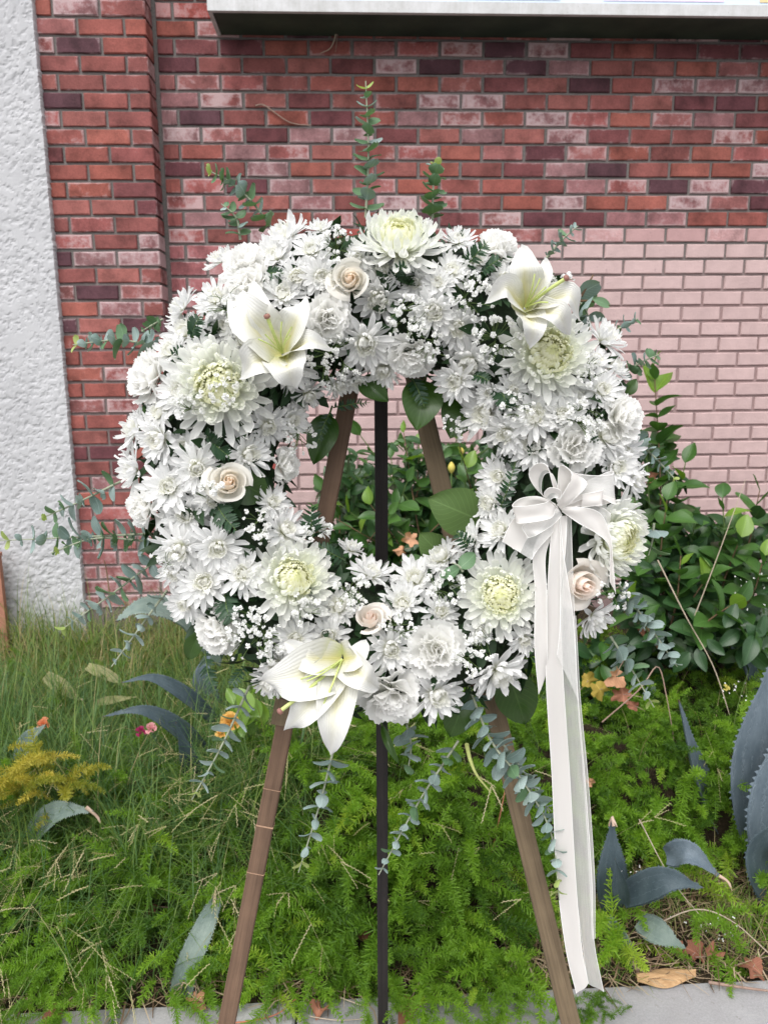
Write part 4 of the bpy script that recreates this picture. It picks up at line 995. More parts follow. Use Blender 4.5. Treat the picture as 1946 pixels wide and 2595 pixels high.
# ---- eucalyptus
def disc_leaf(seed, asp):
    r = random.Random(seed); nl, nw = 7, 6; P = np.zeros((nl + 1, nw + 1, 3))
    for i, t in enumerate(np.linspace(0, 1, nl + 1)):
        w = asp * .5 * (max(.06, math.sin(pi * (.03 + .94 * t))) ** .55) * (1.05 - .15 * t)
        for j in range(nw + 1):
            q = (j - 3) / 3; P[i, j] = (q * w, t, .10 * q * q * asp + .09 * math.sin(pi * t) * (1 if seed % 2 else -1) + r.uniform(-.006, .006))
    return P
EL = {m.name: [pmesh('leaf', disc_leaf(i, .72 + .07 * i), m) for i in range(5)] for m in (MAT_EUC, MAT_EUCG, MAT_EUCT)}
EUC = [ # overview-pixel path, leaf length px (photo), pairs, label, w at base/tip, green share, narrow
    ([(790, 470), (796, 330), (790, 175)], 40, 13, 'tall eucalyptus sprig pointing straight up against the bricks at twelve o\'clock', (.0, .02), .55, .0),
    ([(934, 475), (936, 400), (943, 347)], 38, 8, 'short deep green eucalyptus sprig standing up beside the topmost giant bloom', (.0, .0), .95, .3),
    ([(592, 500), (548, 440), (500, 395), (446, 366)], 40, 10, 'eucalyptus sprig leaning out at eleven o\'clock with pale tips', (-.01, .0), .7, .1),
    ([(520, 518), (510, 470), (478, 440)], 32, 4, 'little eucalyptus side sprig under the one leaning at eleven', (-.01, .01), .6, .1),
    ([(1178, 560), (1212, 520), (1248, 488)], 32, 6, 'thin blue eucalyptus sprig at one o\'clock above the lily', (-.01, .0), .1, -.35),
    ([(1236, 640), (1262, 665), (1276, 700)], 54, 3, 'broad leaved blue eucalyptus tuft tucked behind the lily at half past one', (.0, .0), .3, .2),
    ([(1310, 725), (1345, 705), (1378, 688)], 30, 5, 'sparse thin eucalyptus sprig over pink bricks at two o\'clock', (.0, .0), .1, -.4),
    ([(1340, 810), (1380, 785), (1424, 765)], 32, 6, 'round leaved eucalyptus sprig above the tall shrub shoot', (-.01, .0), .6, .2),
    ([(1358, 940), (1410, 985), (1462, 1040)], 36, 9, 'blue eucalyptus sprig slanting down over the shrub at three o\'clock', (.0, .01), .1, -.1),
    ([(352, 752), (260, 735), (158, 745)], 44, 10, 'eucalyptus sprig pointing outward at ten o\'clock over stucco edge', (-.01, .0), .15, .05),
    ([(352, 690), (330, 702), (306, 716)], 22, 4, 'tiny green eucalyptus tip above the one crossing the stucco edge', (-.01, .0), .9, .0),
    ([(262, 1040), (170, 1085), (85, 1122)], 42, 7, 'eucalyptus sprig slanting down at nine o\'clock above the longest sprig', (-.01, .03), .35, -.1),
    ([(340, 1152), (180, 1160), (0, 1168)], 46, 11, 'longest eucalyptus sprig reaching level to the picture edge', (-.01, .01), .1, -.05),
    ([(345, 1172), (210, 1163), (110, 1195)], 36, 7, 'green tipped eucalyptus sprig just below the longest level sprig', (-.02, .03), .6, .1),
    ([(345, 1205), (240, 1285), (127, 1365)], 42, 10, 'eucalyptus sprig slanting down over the grass at eight o\'clock', (-.01, .02), .1, .0),
    ([(362, 1275), (300, 1360), (242, 1440)], 38, 7, 'sparse grey eucalyptus sprig hanging over the blue agave', (-.01, .02), .0, -.35),
    ([(540, 1480), (480, 1610), (415, 1728)], 42, 9, 'eucalyptus sprig hanging outside the brown easel leg', (.0, .03), .1, -.25),
    ([(720, 1622), (690, 1740), (645, 1885)], 44, 8, 'eucalyptus sprig hanging between the brown and black easel legs', (.02, .03), .1, -.25),
    ([(990, 1600), (900, 1740), (818, 1890)], 40, 13, 'eucalyptus sprig slanting down across the black easel leg', (.02, .03), .05, -.25),
    ([(1012, 1480), (1060, 1600), (1130, 1690), (1190, 1800), (1208, 1945)], 44, 22, 'longest hanging eucalyptus running down the grey brown easel leg', (.03, .10), .12, -.05),
    ([(1052, 1610), (1120, 1680), (1190, 1752)], 34, 9, 'thinner eucalyptus sprig crossing the grey brown leg', (.03, .045), .05, -.2),
    ([(1080, 1600), (1140, 1680), (1186, 1755)], 30, 8, 'fine eucalyptus sprig ending beside the ribbon tails', (.01, .02), .05, -.2),
    ([(1335, 1262), (1400, 1350), (1462, 1440)], 44, 14, 'pale blue eucalyptus sprig hanging at four o\'clock outside the ribbon', (.0, .01), .0, -.05),
    ([(1318, 1375), (1360, 1440), (1412, 1528)], 40, 8, 'rounder eucalyptus sprig below the pale blue one at half past four', (.0, .0), .45, .1),
    ([(878, 1565), (888, 1610), (880, 1672)], 38, 4, 'mottled eucalyptus tuft hanging below the wreath beside the black leg', (-.02, -.02), .2, .3),
    ([(1412, 1130), (1408, 1170), (1400, 1200)], 50, 2, 'round eucalyptus leaf pair behind the giant bloom by the bow', (-.02, -.02), .3, .3),
    ([(1000, 1235), (990, 1222), (976, 1216)], 40, 1, 'single eucalyptus leaf lying on the lower ring above the peach rosebud', (.10, .10), .9, .0)]
def euc(path, ll, pairs, label, ws, green, asp, r):
    n = 26; pts = [wpt(x * DS, y * DS, ws[0] + (ws[1] - ws[0]) * i / (len(path) - 1)) for i, (x, y) in enumerate(path)]
    P = spline(pts, n); tg = np.gradient(P, axis=0)
    T = thing('eucalyptus_sprig', label, 'eucalyptus', tmat(pts[0]), 'eucalyptus sprigs around the wreath')
    a = Acc(); tube(a, P, np.linspace(.0021, .0008, n), 6); wpart('stem', a.mesh('stem', MAT_STEM), T)
    inv = T.matrix_basis.inverted(); ph = r.uniform(0, 3)
    for k in range(pairs):
        t = .05 + .94 * (k + .3) / pairs; x = t * (n - 1); i = min(n - 2, int(x)); c = V(P[i] * (1 - x + i) + P[i + 1] * (x - i)); d = V(nrm(tg[i]))
        u = d.cross(WNRM).normalized(); w = u.cross(d); roll = ph + (k % 2) * pi / 2 * .75 + r.uniform(-.45, .45)
        size = ll * PXW * (1.02 - .55 * max(0, (t - .45) / .55) ** 1.2) * r.uniform(.84, 1.1)
        for sgn in (1, -1):
            e = (u * cos(roll) + w * sin(roll)) * sgn
            lean = r.uniform(.1, .5) + .5 * max(0, t - .8) * 3
            y = (e * cos(lean) + d * sin(lean)).normalized()
            zn = (d * cos(lean) - e * sin(lean)); zn = (zn + WNRM * r.uniform(.2, 1.3) + V((r.uniform(-.35, .35), r.uniform(-.35, .35), r.uniform(-.35, .35)))); zn = (zn - y * zn.dot(y)).normalized(); x_ = y.cross(zn)
            s = size * r.uniform(.9, 1.08)
            mt = M(((x_.x, y.x, zn.x, c.x), (x_.y, y.y, zn.y, c.y), (x_.z, y.z, zn.z, c.z), (0, 0, 0, 1))) @ M.Diagonal((s * (1 + asp), s, s, 1))
            m = MAT_EUCT if t > .9 and green > .05 else (MAT_EUCG if r.random() < green else MAT_EUC)
            obj('leaf', r.choice(EL[m.name]), T, inv @ mt)
for path_, ll_, pairs_, *rest_ in EUC: euc(path_, ll_ * 1.12, round(pairs_ * 1.15), *rest_, rf)
a = Acc(); pts = [wpt(1008 * DS, 1608 * DS, .03), wpt(1015 * DS, 1640 * DS, .05), wpt(1030 * DS, 1675 * DS, .055), wpt(1060 * DS, 1712 * DS, .05)]
tube(a, spline(pts, 14), np.linspace(.0036, .0012, 14), 7); T = thing('cut_stem', 'bare yellow green cut stem curving below the wreath', 'stem', tmat(pts[0])); wpart('stalk', a.mesh('stalk', MAT_YSTEM), T)
for k, (q, label) in enumerate((([(1255, 640), (1272, 610), (1281, 594)], 'dark bare twig sticking out above the lily'), ([(1250, 650), (1290, 652), (1316, 660)], 'dark bare twig with a torn leaf beside the lily'))):
    a = Acc(); pts = [wpt(x * DS, y * DS, .0) for x, y in q]; tube(a, spline(pts, 8), np.linspace(.0022, .001, 8), 5)
    T = thing('twig', label, 'twig', tmat(pts[0])); wpart('stem', a.mesh('stem', MAT_STEMB), T)
    if k:
        obj('leaf', EL[MAT_EUCG.name][1], T, T.matrix_basis.inverted() @ frame(wpt(1316 * DS, 662 * DS, 0), WNRM + V((.3, 0, .2)), 1.2) @ M.Diagonal((.02, .028, .02, 1)))

# ------------------------------------------------------------------ ribbon bow
def mat_satin():
    m, nt = newmat('satin'); x, y = uvxy(nt)
    w = nd(nt, 'TexWave', {'Vector': nd(nt, 'UVMap').outputs[0], 'Scale': 60.0, 'Distortion': .3}, wave_type='BANDS', bands_direction='Y').outputs[1]
    b = nd(nt, 'BsdfPrincipled', {'Base Color': (.65, .63, .61, 1), 'Roughness': .34, 'Specular IOR Level': .5, 'Anisotropic': .6, 'Sheen Weight': .15, 'Normal': bump(nt, w, .06, .0005)}).outputs[0]
    t = nd(nt, 'BsdfTranslucent', {'Color': (.88, .83, .77, 1)}).outputs[0]
    out(nt, nd(nt, 'MixShader', {0: .28, 1: b, 2: t}).outputs[0]); return m
def mat_organza():
    m, nt = newmat('organza'); uv = nd(nt, 'UVMap').outputs[0]
    n = noise(nt, nd(nt, 'Mapping', {'Vector': uv, 'Scale': (14, 160, 1)}).outputs[0], 3, 4, .8); n2 = noise(nt, uv, 18, 4, .7)
    d = nd(nt, 'BsdfDiffuse', {'Color': (.86, .85, .83, 1)}).outputs[0]; tl = nd(nt, 'BsdfTranslucent', {'Color': (.86, .85, .83, 1)}).outputs[0]
    s = nd(nt, 'MixShader', {0: .4, 1: d, 2: tl}).outputs[0]; g = nd(nt, 'BsdfGlossy', {'Color': (.9, .9, .9, 1), 'Roughness': .35}).outputs[0]
    s = nd(nt, 'MixShader', {0: .10, 1: s, 2: g}).outputs[0]
    a = ramp(nt, math_(nt, 'ADD', math_(nt, 'MULTIPLY', n, .6), math_(nt, 'MULTIPLY', n2, .4)), [(.3, g3(.42)), (.7, g3(.72))])
    tr = nd(nt, 'BsdfTransparent', {}).outputs[0]
    out(nt, nd(nt, 'MixShader', {0: a, 1: tr, 2: s}).outputs[0]); return m
MAT_SATIN, MAT_ORG = mat_satin(), mat_organza()
MAT_EDGE = mat_plain('ribbon_edge_cord', (.80, .79, .77), (.86, .85, .83), 300, .5, .1, .0005)
def bwp(x, y, w):                                   # pixels of the enlarged bow crop -> place; w in photo pixels towards the street
    return np.array(wpt(1250 + x * .2712, 1150 + y * .2712, BW0 + w * PXW))
BW0 = .115
BOWC = V(bwp(600, 480, 0))
BOW = thing('ribbon_bow', 'ivory satin and sheer ribbon bow with long tails on the wreath', 'bow', tmat(BOWC))
def ribbon(name, L, Rr, bands, n=28, label=None):
    """a strip between the left rail L and the right rail Rr; bands: (from, to, material 0 satin / 1 sheer); corded edges"""
    A, B = spline(L, n), spline(Rr, n); acc = Acc(); rr = random.Random(len(name) + n + int(abs(L[0][0]) * 1e5)); f1, f2 = rr.uniform(5, 9), rr.uniform(11, 17); tt = np.linspace(0, 1, n)[:, None]; wv = np.array(WNRM)[None] * .0022
    A = A + wv * np.sin(f1 * tt + 1) * np.minimum(1, tt * 4); B = B + wv * np.sin(f2 * tt * .6 + 2.5) * np.minimum(1, tt * 4)
    for (a, b, m) in bands:
        k = max(2, int(8 * (b - a)) + 1); G = np.zeros((n, k + 1, 3))
        for j, q in enumerate(np.linspace(a, b, k + 1)): G[:, j] = A * (1 - q) + B * q + np.array(WNRM)[None] * (.0026 * math.sin(pi * q) * np.cos(f1 * .7 * tt) + .0012 * math.sin(2 * pi * q) * np.sin(f2 * tt))
        uv = guv(n - 1, k); uv[:, 0] = a + (b - a) * uv[:, 0]
        grid(acc, G, m, uv)
    tube(acc, A, .00042, 4, 2); tube(acc, B, .00042, 4, 2)
    o = wpart(name, acc.mesh(name, [MAT_SATIN, MAT_ORG, MAT_EDGE]), BOW)
    if label: o['label'] = label
    return o
S = [(0, 1, 0)]; SH = [(0, 1, 1)]; MIX = [(0, .55, 0), (.55, 1, 1)]; MIXR = [(0, .4, 1), (.4, 1, 0)]
def px(*pts): return [bwp(*p) for p in pts]
# loops: out and back
ribbon('loop', px((560, 470, 4), (400, 330, 16), (330, 190, 30), (400, 95, 44), (500, 110, 58), (545, 270, 52), (590, 450, 16)), px((600, 500, 6), (470, 410, 10), (450, 280, 18), (480, 190, 30), (545, 190, 46), (600, 330, 44), (610, 490, 18)), [(0, .75, 0), (.75, 1, 1)], label='satin loop curling up')
ribbon('loop', px((600, 470, 6), (600, 260, 24), (630, 105, 40), (735, 200, 56), (620, 420, 40), (590, 480, 16)), px((630, 505, 6), (720, 330, 20), (790, 215, 34), (868, 290, 50), (740, 430, 36), (630, 520, 18)), S, label='broad satin loop slanting up')
ribbon('loop', px((610, 470, 0), (800, 300, 4), (1000, 200, 6), (1110, 160, 16), (1110, 195, 30), (930, 205, 32), (720, 180, 16)), px((630, 505, 0), (820, 470, 6), (990, 480, 10), (1118, 450, 18), (1122, 470, 30), (940, 400, 32), (700, 470, 18)), [(0, .35, 1), (.35, .8, 1), (.8, 1, 0)], label='sheer loop standing out sideways')
ribbon('loop', px((620, 490, 8), (800, 420, 18), (990, 330, 26), (1005, 345, 34), (830, 380, 34)), px((650, 520, 8), (840, 480, 20), (985, 490, 28), (1000, 480, 36), (820, 500, 30)), S)
ribbon('loop', px((580, 470, 8), (420, 400, 18), (250, 420, 34), (178, 490, 50), (300, 490, 66), (480, 460, 64), (520, 420, 40)), px((590, 520, 6), (430, 480, 16), (300, 520, 30), (215, 640, 46), (340, 640, 62), (530, 600, 60), (580, 520, 36)), S, label='satin loop folded over itself')
ribbon('loop', px((600, 500, 20), (520, 430, 44), (470, 380, 62), (520, 320, 74), (610, 330, 74), (632, 380, 62), (600, 440, 50)), px((610, 540, 16), (560, 480, 36), (520, 450, 50), (560, 410, 58), (600, 420, 58), (612, 450, 50), (600, 490, 40)), MIX, 24, label='small curl at the heart of the bow')
ribbon('loop', px((600, 505, 24), (500, 560, 46), (330, 640, 52), (270, 690, 46), (320, 780, 40)), px((640, 570, 24), (560, 660, 42), (430, 740, 50), (360, 775, 46), (310, 790, 40)), SH)
ribbon('loop', px((580, 510, 4), (400, 560, 14), (200, 600, 24), (80, 820, 26)), px((620, 560, 4), (560, 720, 12), (440, 860, 22), (355, 990, 26)), [(0, .62, 0), (.62, 1, 1)], label='flat loop end hanging low')
# short tail sweeping over the giant bloom
ribbon('tail', px((610, 500, 14), (820, 500, 34), (1000, 560, 40), (1090, 760, 34), (1110, 1000, 22), (1140, 1310, 14)), px((640, 540, 14), (800, 650, 32), (960, 740, 36), (1070, 850, 32), (1085, 1010, 22), (1090, 1200, 14)), S, 34, 'satin tail sweeping over the giant chrysanthemum')
ribbon('tail', px((640, 500, 6), (820, 470, 12), (1000, 500, 16), (1090, 560, 12)), px((660, 530, 6), (830, 560, 14), (1000, 600, 18), (1085, 680, 14)), SH)
# hanging tails (photo pixels)
def pp(*pts): return [np.array(wpt(x, y, w)) for x, y, w in pts]
ribbon('tail', pp((1398, 1318, .115), (1352, 1390, .118), (1356, 1500, .120), (1354, 1640, .118), (1364, 1758, .112)), pp((1416, 1320, .115), (1384, 1400, .122), (1384, 1500, .124), (1386, 1640, .120), (1388, 1700, .114)), S, 30, 'short satin tail with a pointed end')
ribbon('tail', pp((1400, 1310, .116), (1392, 1400, .124), (1386, 1520, .122), (1384, 1720, .116), (1398, 1960, .10), (1410, 2220, .085), (1432, 2400, .078), (1460, 2518, .074)), pp((1436, 1306, .116), (1432, 1400, .128), (1420, 1520, .126), (1426, 1720, .120), (1442, 1960, .104), (1458, 2220, .089), (1474, 2400, .082), (1490, 2492, .078)), S, 46, 'long satin tail')
ribbon('tail', pp((1432, 1312, .112), (1428, 1420, .117), (1422, 1560, .118), (1428, 1760, .112), (1440, 1960, .096), (1456, 2220, .081), (1476, 2400, .072), (1488, 2490, .07)), pp((1446, 1306, .112), (1450, 1420, .115), (1456, 1560, .114), (1464, 1760, .108), (1480, 1960, .092), (1498, 2220, .077), (1504, 2380, .07), (1530, 2516, .066)), SH, 46, 'long sheer tail')
ribbon('tail', pp((1415, 1316, .120), (1420, 1400, .130), (1420, 1560, .132), (1410, 1660, .124)), pp((1418, 1316, .120), (1428, 1400, .132), (1450, 1560, .130), (1464, 1775, .12)), SH, 30, 'inner sheer tail over the blush rose')
ribbon('tail', pp((1452, 1560, .104), (1462, 1760, .100), (1478, 1960, .084), (1492, 2220, .068), (1500, 2380, .062)), pp((1458, 1560, .100), (1470, 1760, .094), (1488, 1960, .078), (1505, 2220, .062), (1508, 2380, .058)), SH, 40)

# ------------------------------------------------------------------ planting
ru = np.random.RandomState(5)
def mat_blade(name, stops, trans=.3, rough=.5):
    m, nt = newmat(name); x, y = uvxy(nt)
    c = ramp(nt, x, stops); c2 = mixc(nt, 1.0, c, (1.6, 1.5, .7), 'MULTIPLY')
    return leafmat(name, c, trans, rough, .35, c2, None, m, nt)
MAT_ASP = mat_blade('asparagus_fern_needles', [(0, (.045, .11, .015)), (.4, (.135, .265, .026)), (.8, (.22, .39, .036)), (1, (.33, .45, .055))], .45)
MAT_GRASS = mat_blade('grass_blades', [(0, (.050, .120, .038)), (.4, (.105, .185, .045)), (.7, (.17, .235, .048)), (.86, (.23, .24, .09)), (.93, (.30, .24, .12)), (1, (.36, .29, .16))], .3)
MAT_SEED = mat_blade('straw_seed_heads', [(0, (.30, .30, .13)), (.6, (.44, .40, .22)), (1, (.55, .48, .32))], .2)
MAT_YFERN = mat_blade('yellow_fern_needles', [(0, (.20, .24, .03)), (.5, (.36, .33, .045)), (1, (.50, .43, .08))], .35)
def sprig_template(seed, L, nn, per, nl):
    """one sprig: quads of its needles along an arching stem, growing along +y, bending down"""
    r = np.random.RandomState(seed); quads, uvs = [], []
    ts = np.linspace(.08, 1, nn); ph = r.uniform(0, 6)
    bend = r.uniform(.25, .6); pos = np.stack([.02 * np.sin(ts * 5 + ph) * L, L * (ts - .12 * ts ** 2), -bend * L * ts ** 2 + .18 * L * ts], 1)
    tg = np.gradient(pos, axis=0); tg /= np.linalg.norm(tg, axis=1)[:, None]
    for i in range(nn):
        d = tg[i]; a = np.cross(d, [.1, .2, 1]); a /= np.linalg.norm(a); b = np.cross(d, a); k0 = r.uniform(0, 6)
        env = min(1, .55 + 2.2 * ts[i]) * (1 - .62 * max(0, (ts[i] - .65) / .35))
        for k in range(per):
            an = k0 + 2 * pi * k / per + r.uniform(-.4, .4); e = np.cos(an) * a + np.sin(an) * b; le = r.uniform(.05, .85)
            v = e * np.cos(le) + d * np.sin(le); s = np.cross(v, r.normal(size=3)); s /= np.linalg.norm(s)
            ln = nl * env * r.uniform(.75, 1.2); w = .00115
            p0 = pos[i]; quads.append([p0 - s * w * .7, p0 + s * w * .7, p0 + v * ln + s * w * .75 + [0, 0, -.06 * ln], p0 + v * ln - s * w * .75 + [0, 0, -.06 * ln]])
    for i in range(nn - 1):
        s = np.cross(tg[i], [.2, .1, 1]); s /= np.linalg.norm(s); w = .0009
        quads.append([pos[i] - s * w, pos[i] + s * w, pos[i + 1] + s * w, pos[i + 1] - s * w])
    return np.array(quads)                        # (Q,4,3)
SPR = [sprig_template(i, L, nn, per, nl) for i, (L, nn, per, nl) in enumerate(((.12, 17, 9, .016), (.15, 21, 9, .017), (.09, 13, 9, .015), (.17, 23, 9, .016), (.11, 16, 10, .018), (.08, 12, 10, .017)))]
def scatter_sprigs(name, pts, dirs, scales, hue, mat, label, cat):
    acc_v, acc_u = [], []
    for i in range(len(pts)):
        T = SPR[ru.randint(len(SPR))]; y = dirs[i] / np.linalg.norm(dirs[i]); z = np.array([0, 0, 1.0]) - y * y[2] + ru.normal(size=3) * .12; z = z - y * z.dot(y); z /= np.linalg.norm(z); x = np.cross(y, z)
        Rm = np.stack([x, y, z], 1) * scales[i]; v = T.reshape(-1, 3) @ Rm.T + pts[i]
        acc_v.append(v); u = np.full((len(v), 2), hue[i]); u[:, 0] = np.clip(u[:, 0] + np.repeat(ru.uniform(-.12, .12, len(v) // 4), 4), 0, 1); acc_u.append(u)
    v = np.concatenate(acc_v); a = Acc(); a.add(v, np.arange(len(v)).reshape(-1, 4), np.concatenate(acc_u))
    o = obj(name, a.mesh(name, mat), kind='stuff'); tag(o, label, cat); return o
def vnoise(X, Y, f, s): return .5 + .25 * np.sin(X * f + s) * np.cos(Y * f * 1.3 + s * 2) + .25 * np.sin(X * f * 2.1 + Y * f * 1.7 + s)
def plant_fern():
    N = 11000
    X = ru.uniform(-1.75, 1.9, N); d = ru.uniform(.015, 1.75, N) ** 1.0; Y = curbY(X) + d
    pn = vnoise(X, Y, 6, 1.2)
    left = X < -.30
    keep = np.where(left, np.where(d < .95, .42 + .3 * (pn > .5), .12), .72)
    keep = np.where((X > .30) & (d < .40), .10, keep)
    keep = np.where((X > .55) & (d > .95), .55, keep)
    keep = np.where((d < .35) & (X > -.35) & (X < .34), .95, keep); keep = np.where((d < .3) & (X < -.35), .75, keep)
    keep *= np.where((pn < .22) & (d > .3), .35, 1); keep *= np.where(d > 1.1, .5, 1)
    m = ru.uniform(size=N) < keep; X, Y, d, pn = X[m], Y[m], d[m], pn[m]
    n = len(X); H = canopy(X, Y); Z = H * ru.uniform(.35, 1.0, n) ** .6 - .035
    e = .03; gx = (canopy(X + e, Y) - canopy(X - e, Y)) / (2 * e); gy = (canopy(X, Y + e) - canopy(X, Y - e)) / (2 * e)
    D = np.stack([-gx * .5 + ru.normal(size=n) * .55, -np.clip(gy, -1, 2) * .55 - .25 + ru.normal(size=n) * .5, .55 + .3 * ru.normal(size=n)], 1)
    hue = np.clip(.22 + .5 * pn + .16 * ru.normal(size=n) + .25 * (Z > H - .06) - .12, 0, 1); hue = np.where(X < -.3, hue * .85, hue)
    sc_ = ru.uniform(.7, 1.3, n) * np.where((d < .6) & (X > -.35), 1.2, 1.0)
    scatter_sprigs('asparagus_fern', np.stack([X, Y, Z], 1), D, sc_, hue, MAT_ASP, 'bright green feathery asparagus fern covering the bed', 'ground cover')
plant_fern()
# sprawling bits over the pavement edge
def spill(name, cx, cy, n, hue, mat, label, spread=.05, z=.03, s=.8, up=.3):
    p = atZ(cx * DS, cy * DS, z); P = np.array(p) + ru.normal(size=(n, 3)) * [spread, spread * .6, .012]; P[:, 2] = np.maximum(P[:, 2], .004)
    D = np.stack([ru.normal(size=n) * .7, -.5 + ru.normal(size=n) * .4, up + .2 * ru.normal(size=n)], 1)
    scatter_sprigs(name, P, D, ru.uniform(.6, 1.1, n) * s, np.clip(hue + .15 * ru.normal(size=n), 0, 1), mat, label, 'fern')
spill('fern_tuft', 1272, 2180, 30, .3, MAT_ASP, 'loose fern tuft spilling onto the pavement beside the grey brown leg', .035, .02, .55)
spill('fern_tuft', 980, 2165, 90, .55, MAT_ASP, 'bright fern clump overhanging the pavement between the black and grey brown legs', .13, .05)
spill('fern_tuft', 40, 2165, 60, .4, MAT_ASP, 'fern clump over the pavement edge at the picture corner', .12, .05)
p_ = dpt(64, 1692, 1.98); P_ = np.array(p_) + ru.normal(size=(46, 3)) * [.070, .05, .040]
scatter_sprigs('yellow_fern', P_, np.stack([ru.normal(size=46) * .8, ru.normal(size=46) * .5 - .3, .5 + .3 * ru.normal(size=46)], 1), ru.uniform(.8, 1.3, 46), ru.uniform(size=46), MAT_YFERN, 'yellowed fern patch in the long grass near the stucco', 'fern')

def blades(root, az, L, bend, width, hue, seg=6):
    """(N) arching grass blades -> verts, quads, uv"""
    n = len(L); t = np.linspace(0, 1, seg + 1)[None, :, None]
    hd = np.stack([np.cos(az), np.sin(az), np.zeros(n)], 1)[:, None]; up = np.array([0, 0, 1.0])[None, None]
    L_, b = L[:, None, None], bend[:, None, None]
    P = root[:, None] + up * L_ * (t * (1 - .30 * b) - .42 * b * t ** 2.2) + hd * L_ * b * (.15 * t + .75 * t ** 2)
    sd = np.stack([-np.sin(az), np.cos(az), np.zeros(n)], 1)[:, None]; w = width[:, None, None] * (1 - t ** 1.6 * .95) * .5
    V_ = np.stack([P - sd * w, P + sd * w], 2)    # n, seg+1, 2, 3
    idx = np.arange(n * (seg + 1) * 2).reshape(n, seg + 1, 2)
    Q = np.stack([idx[:, :-1, 0], idx[:, :-1, 1], idx[:, 1:, 1], idx[:, 1:, 0]], -1).reshape(-1, 4)
    u = np.zeros((n, seg + 1, 2, 2)); u[..., 0] = hue[:, None, None]; u[..., 1] = t[0, :, 0][None, :, None]
    return V_.reshape(-1, 3), Q, u.reshape(-1, 2), P
def plant_grass():
    acc = Acc()
    def patch(n, x0, x1, d0, d1, L0, L1, w, hue, hs, clump, zfrac=.5):
        nc = max(1, n // clump); cx = ru.uniform(x0, x1, nc); cd = ru.uniform(d0, d1, nc)
        X = np.repeat(cx, clump) + ru.normal(size=nc * clump) * .03; Dd = np.clip(np.repeat(cd, clump) + ru.normal(size=nc * clump) * .03, .02, 2.26)
        Y = curbY(X) + Dd; n2 = len(X); Z = np.maximum(soil(X, Y), canopy(X, Y) * zfrac - .06)
        h = np.clip(np.repeat(hue + hs * ru.normal(size=nc), clump) + .10 * ru.normal(size=n2), 0, .99)
        v, q, u, _ = blades(np.stack([X, Y, Z], 1), ru.uniform(0, 2 * pi, n2), ru.uniform(L0, L1, n2), ru.uniform(.25, 1.25, n2), ru.uniform(.6, 1.2, n2) * w, h)
        acc.add(v, q, u)
    patch(4600, -1.75, -.45, 1.0, 2.25, .10, .40, .0050, .48, .30, 16)
    patch(1300, -1.75, -.45, .9, 2.24, .12, .40, .0030, .90, .06, 6)       # long grass by the wall
    patch(6200, -1.6, -.2, .45, 1.3, .16, .46, .0046, .30, .24, 9, .75)
    patch(1500, -1.5, -.25, .3, 1.2, .30, .60, .0042, .30, .2, 7, .7)
    patch(1100, -1.9, -.7, 1.5, 2.24, .30, .58, .0036, .62, .2, 11, .5)
    patch(900, -1.3, -.25, .15, .7, .22, .44, .0046, .2, .15, 9, .9)
    patch(1500, -1.4, -.2, .05, .55, .10, .28, .0034, .38, .16, 6, .8)
    patch(2600, -.75, -.0, .8, 1.9, .16, .42, .0034, .42, .14, 8, .6)
    patch(700, .0, 1.8, .5, 1.8, .14, .4, .0028, .62, .2, 4, .7)
    patch(1500, .30, 1.6, .03, .45, .05, .20, .0026, .72, .2, 6, .5)
    patch(420, -1.2, .6, .01, .08, .03, .10, .003, .6, .25, 5, .5)
    o = obj('grass', acc.mesh('grass', MAT_GRASS), kind='stuff'); tag(o, 'long arching grass, green and straw, before the stucco and pier', 'grass')
plant_grass()
def plant_seeds():
    acc = Acc(); n = 330
    X = ru.uniform(-1.25, -.22, n); Dd = ru.uniform(.15, 1.0, n); nx = 45
    X[-nx:] = ru.uniform(-.45, .35, nx); Dd[-nx:] = ru.uniform(.3, 1.1, nx); X[:16] = ru.uniform(.4, 1.5, 16)
    Y = curbY(X) + Dd; L = ru.uniform(.24, .50, n); az = ru.uniform(0, 2 * pi, n); az[: n // 2] = ru.uniform(pi, 2 * pi, n // 2)
    root = np.stack([X, Y, np.maximum(canopy(X, Y) - .14, .0)], 1); hue = ru.uniform(0, .5, n)
    v, q, u, P = blades(root, az, L, ru.uniform(.45, 1.25, n), np.full(n, .0020), hue, 8); acc.add(v, q, u)
    for i in range(n):
        tip, pre = P[i, -1], P[i, -3]; d0 = nrm(tip - pre)
        for k in range(ru.randint(2, 6)):
            d = nrm(d0 + ru.normal(size=3) * .38 + [0, 0, -.35]); l = ru.uniform(.045, .10); st = P[i, ru.randint(6, 9)]
            m = int(l / .0052); s = nrm(np.cross(d, ru.normal(size=3))); u2 = np.cross(d, s)
            h = np.clip(hue[i] + ru.uniform(.0, .6), 0, 1)
            t = np.arange(m)[:, None] * .0052; c = st + d * t + np.array([0, 0, -1.0]) * (t ** 2) * 1.6
            acc.add(np.stack([c[:-1] - s * .0005, c[:-1] + s * .0005, c[1:] + s * .0005, c[1:] - s * .0005], 1).reshape(-1, 3), np.arange((m - 1) * 4).reshape(-1, 4), np.full(((m - 1) * 4, 2), h))
            side = np.where(np.arange(m) % 2, 1, -1)[:, None]; e = c + s * side * .0014 + d * .0016
            for a_, b_ in ((s, d), (u2, d)):
                acc.add(np.stack([e - b_ * .0027, e + a_ * .00105, e + b_ * .0027, e - a_ * .00105], 1).reshape(-1, 3), np.arange(m * 4).reshape(-1, 4), np.full((m * 4, 2), h))
    o = obj('seeding_grass', acc.mesh('seeding_grass', MAT_SEED), kind='stuff'); tag(o, 'straw coloured grass seed heads arching over the ferns', 'grass')
plant_seeds()
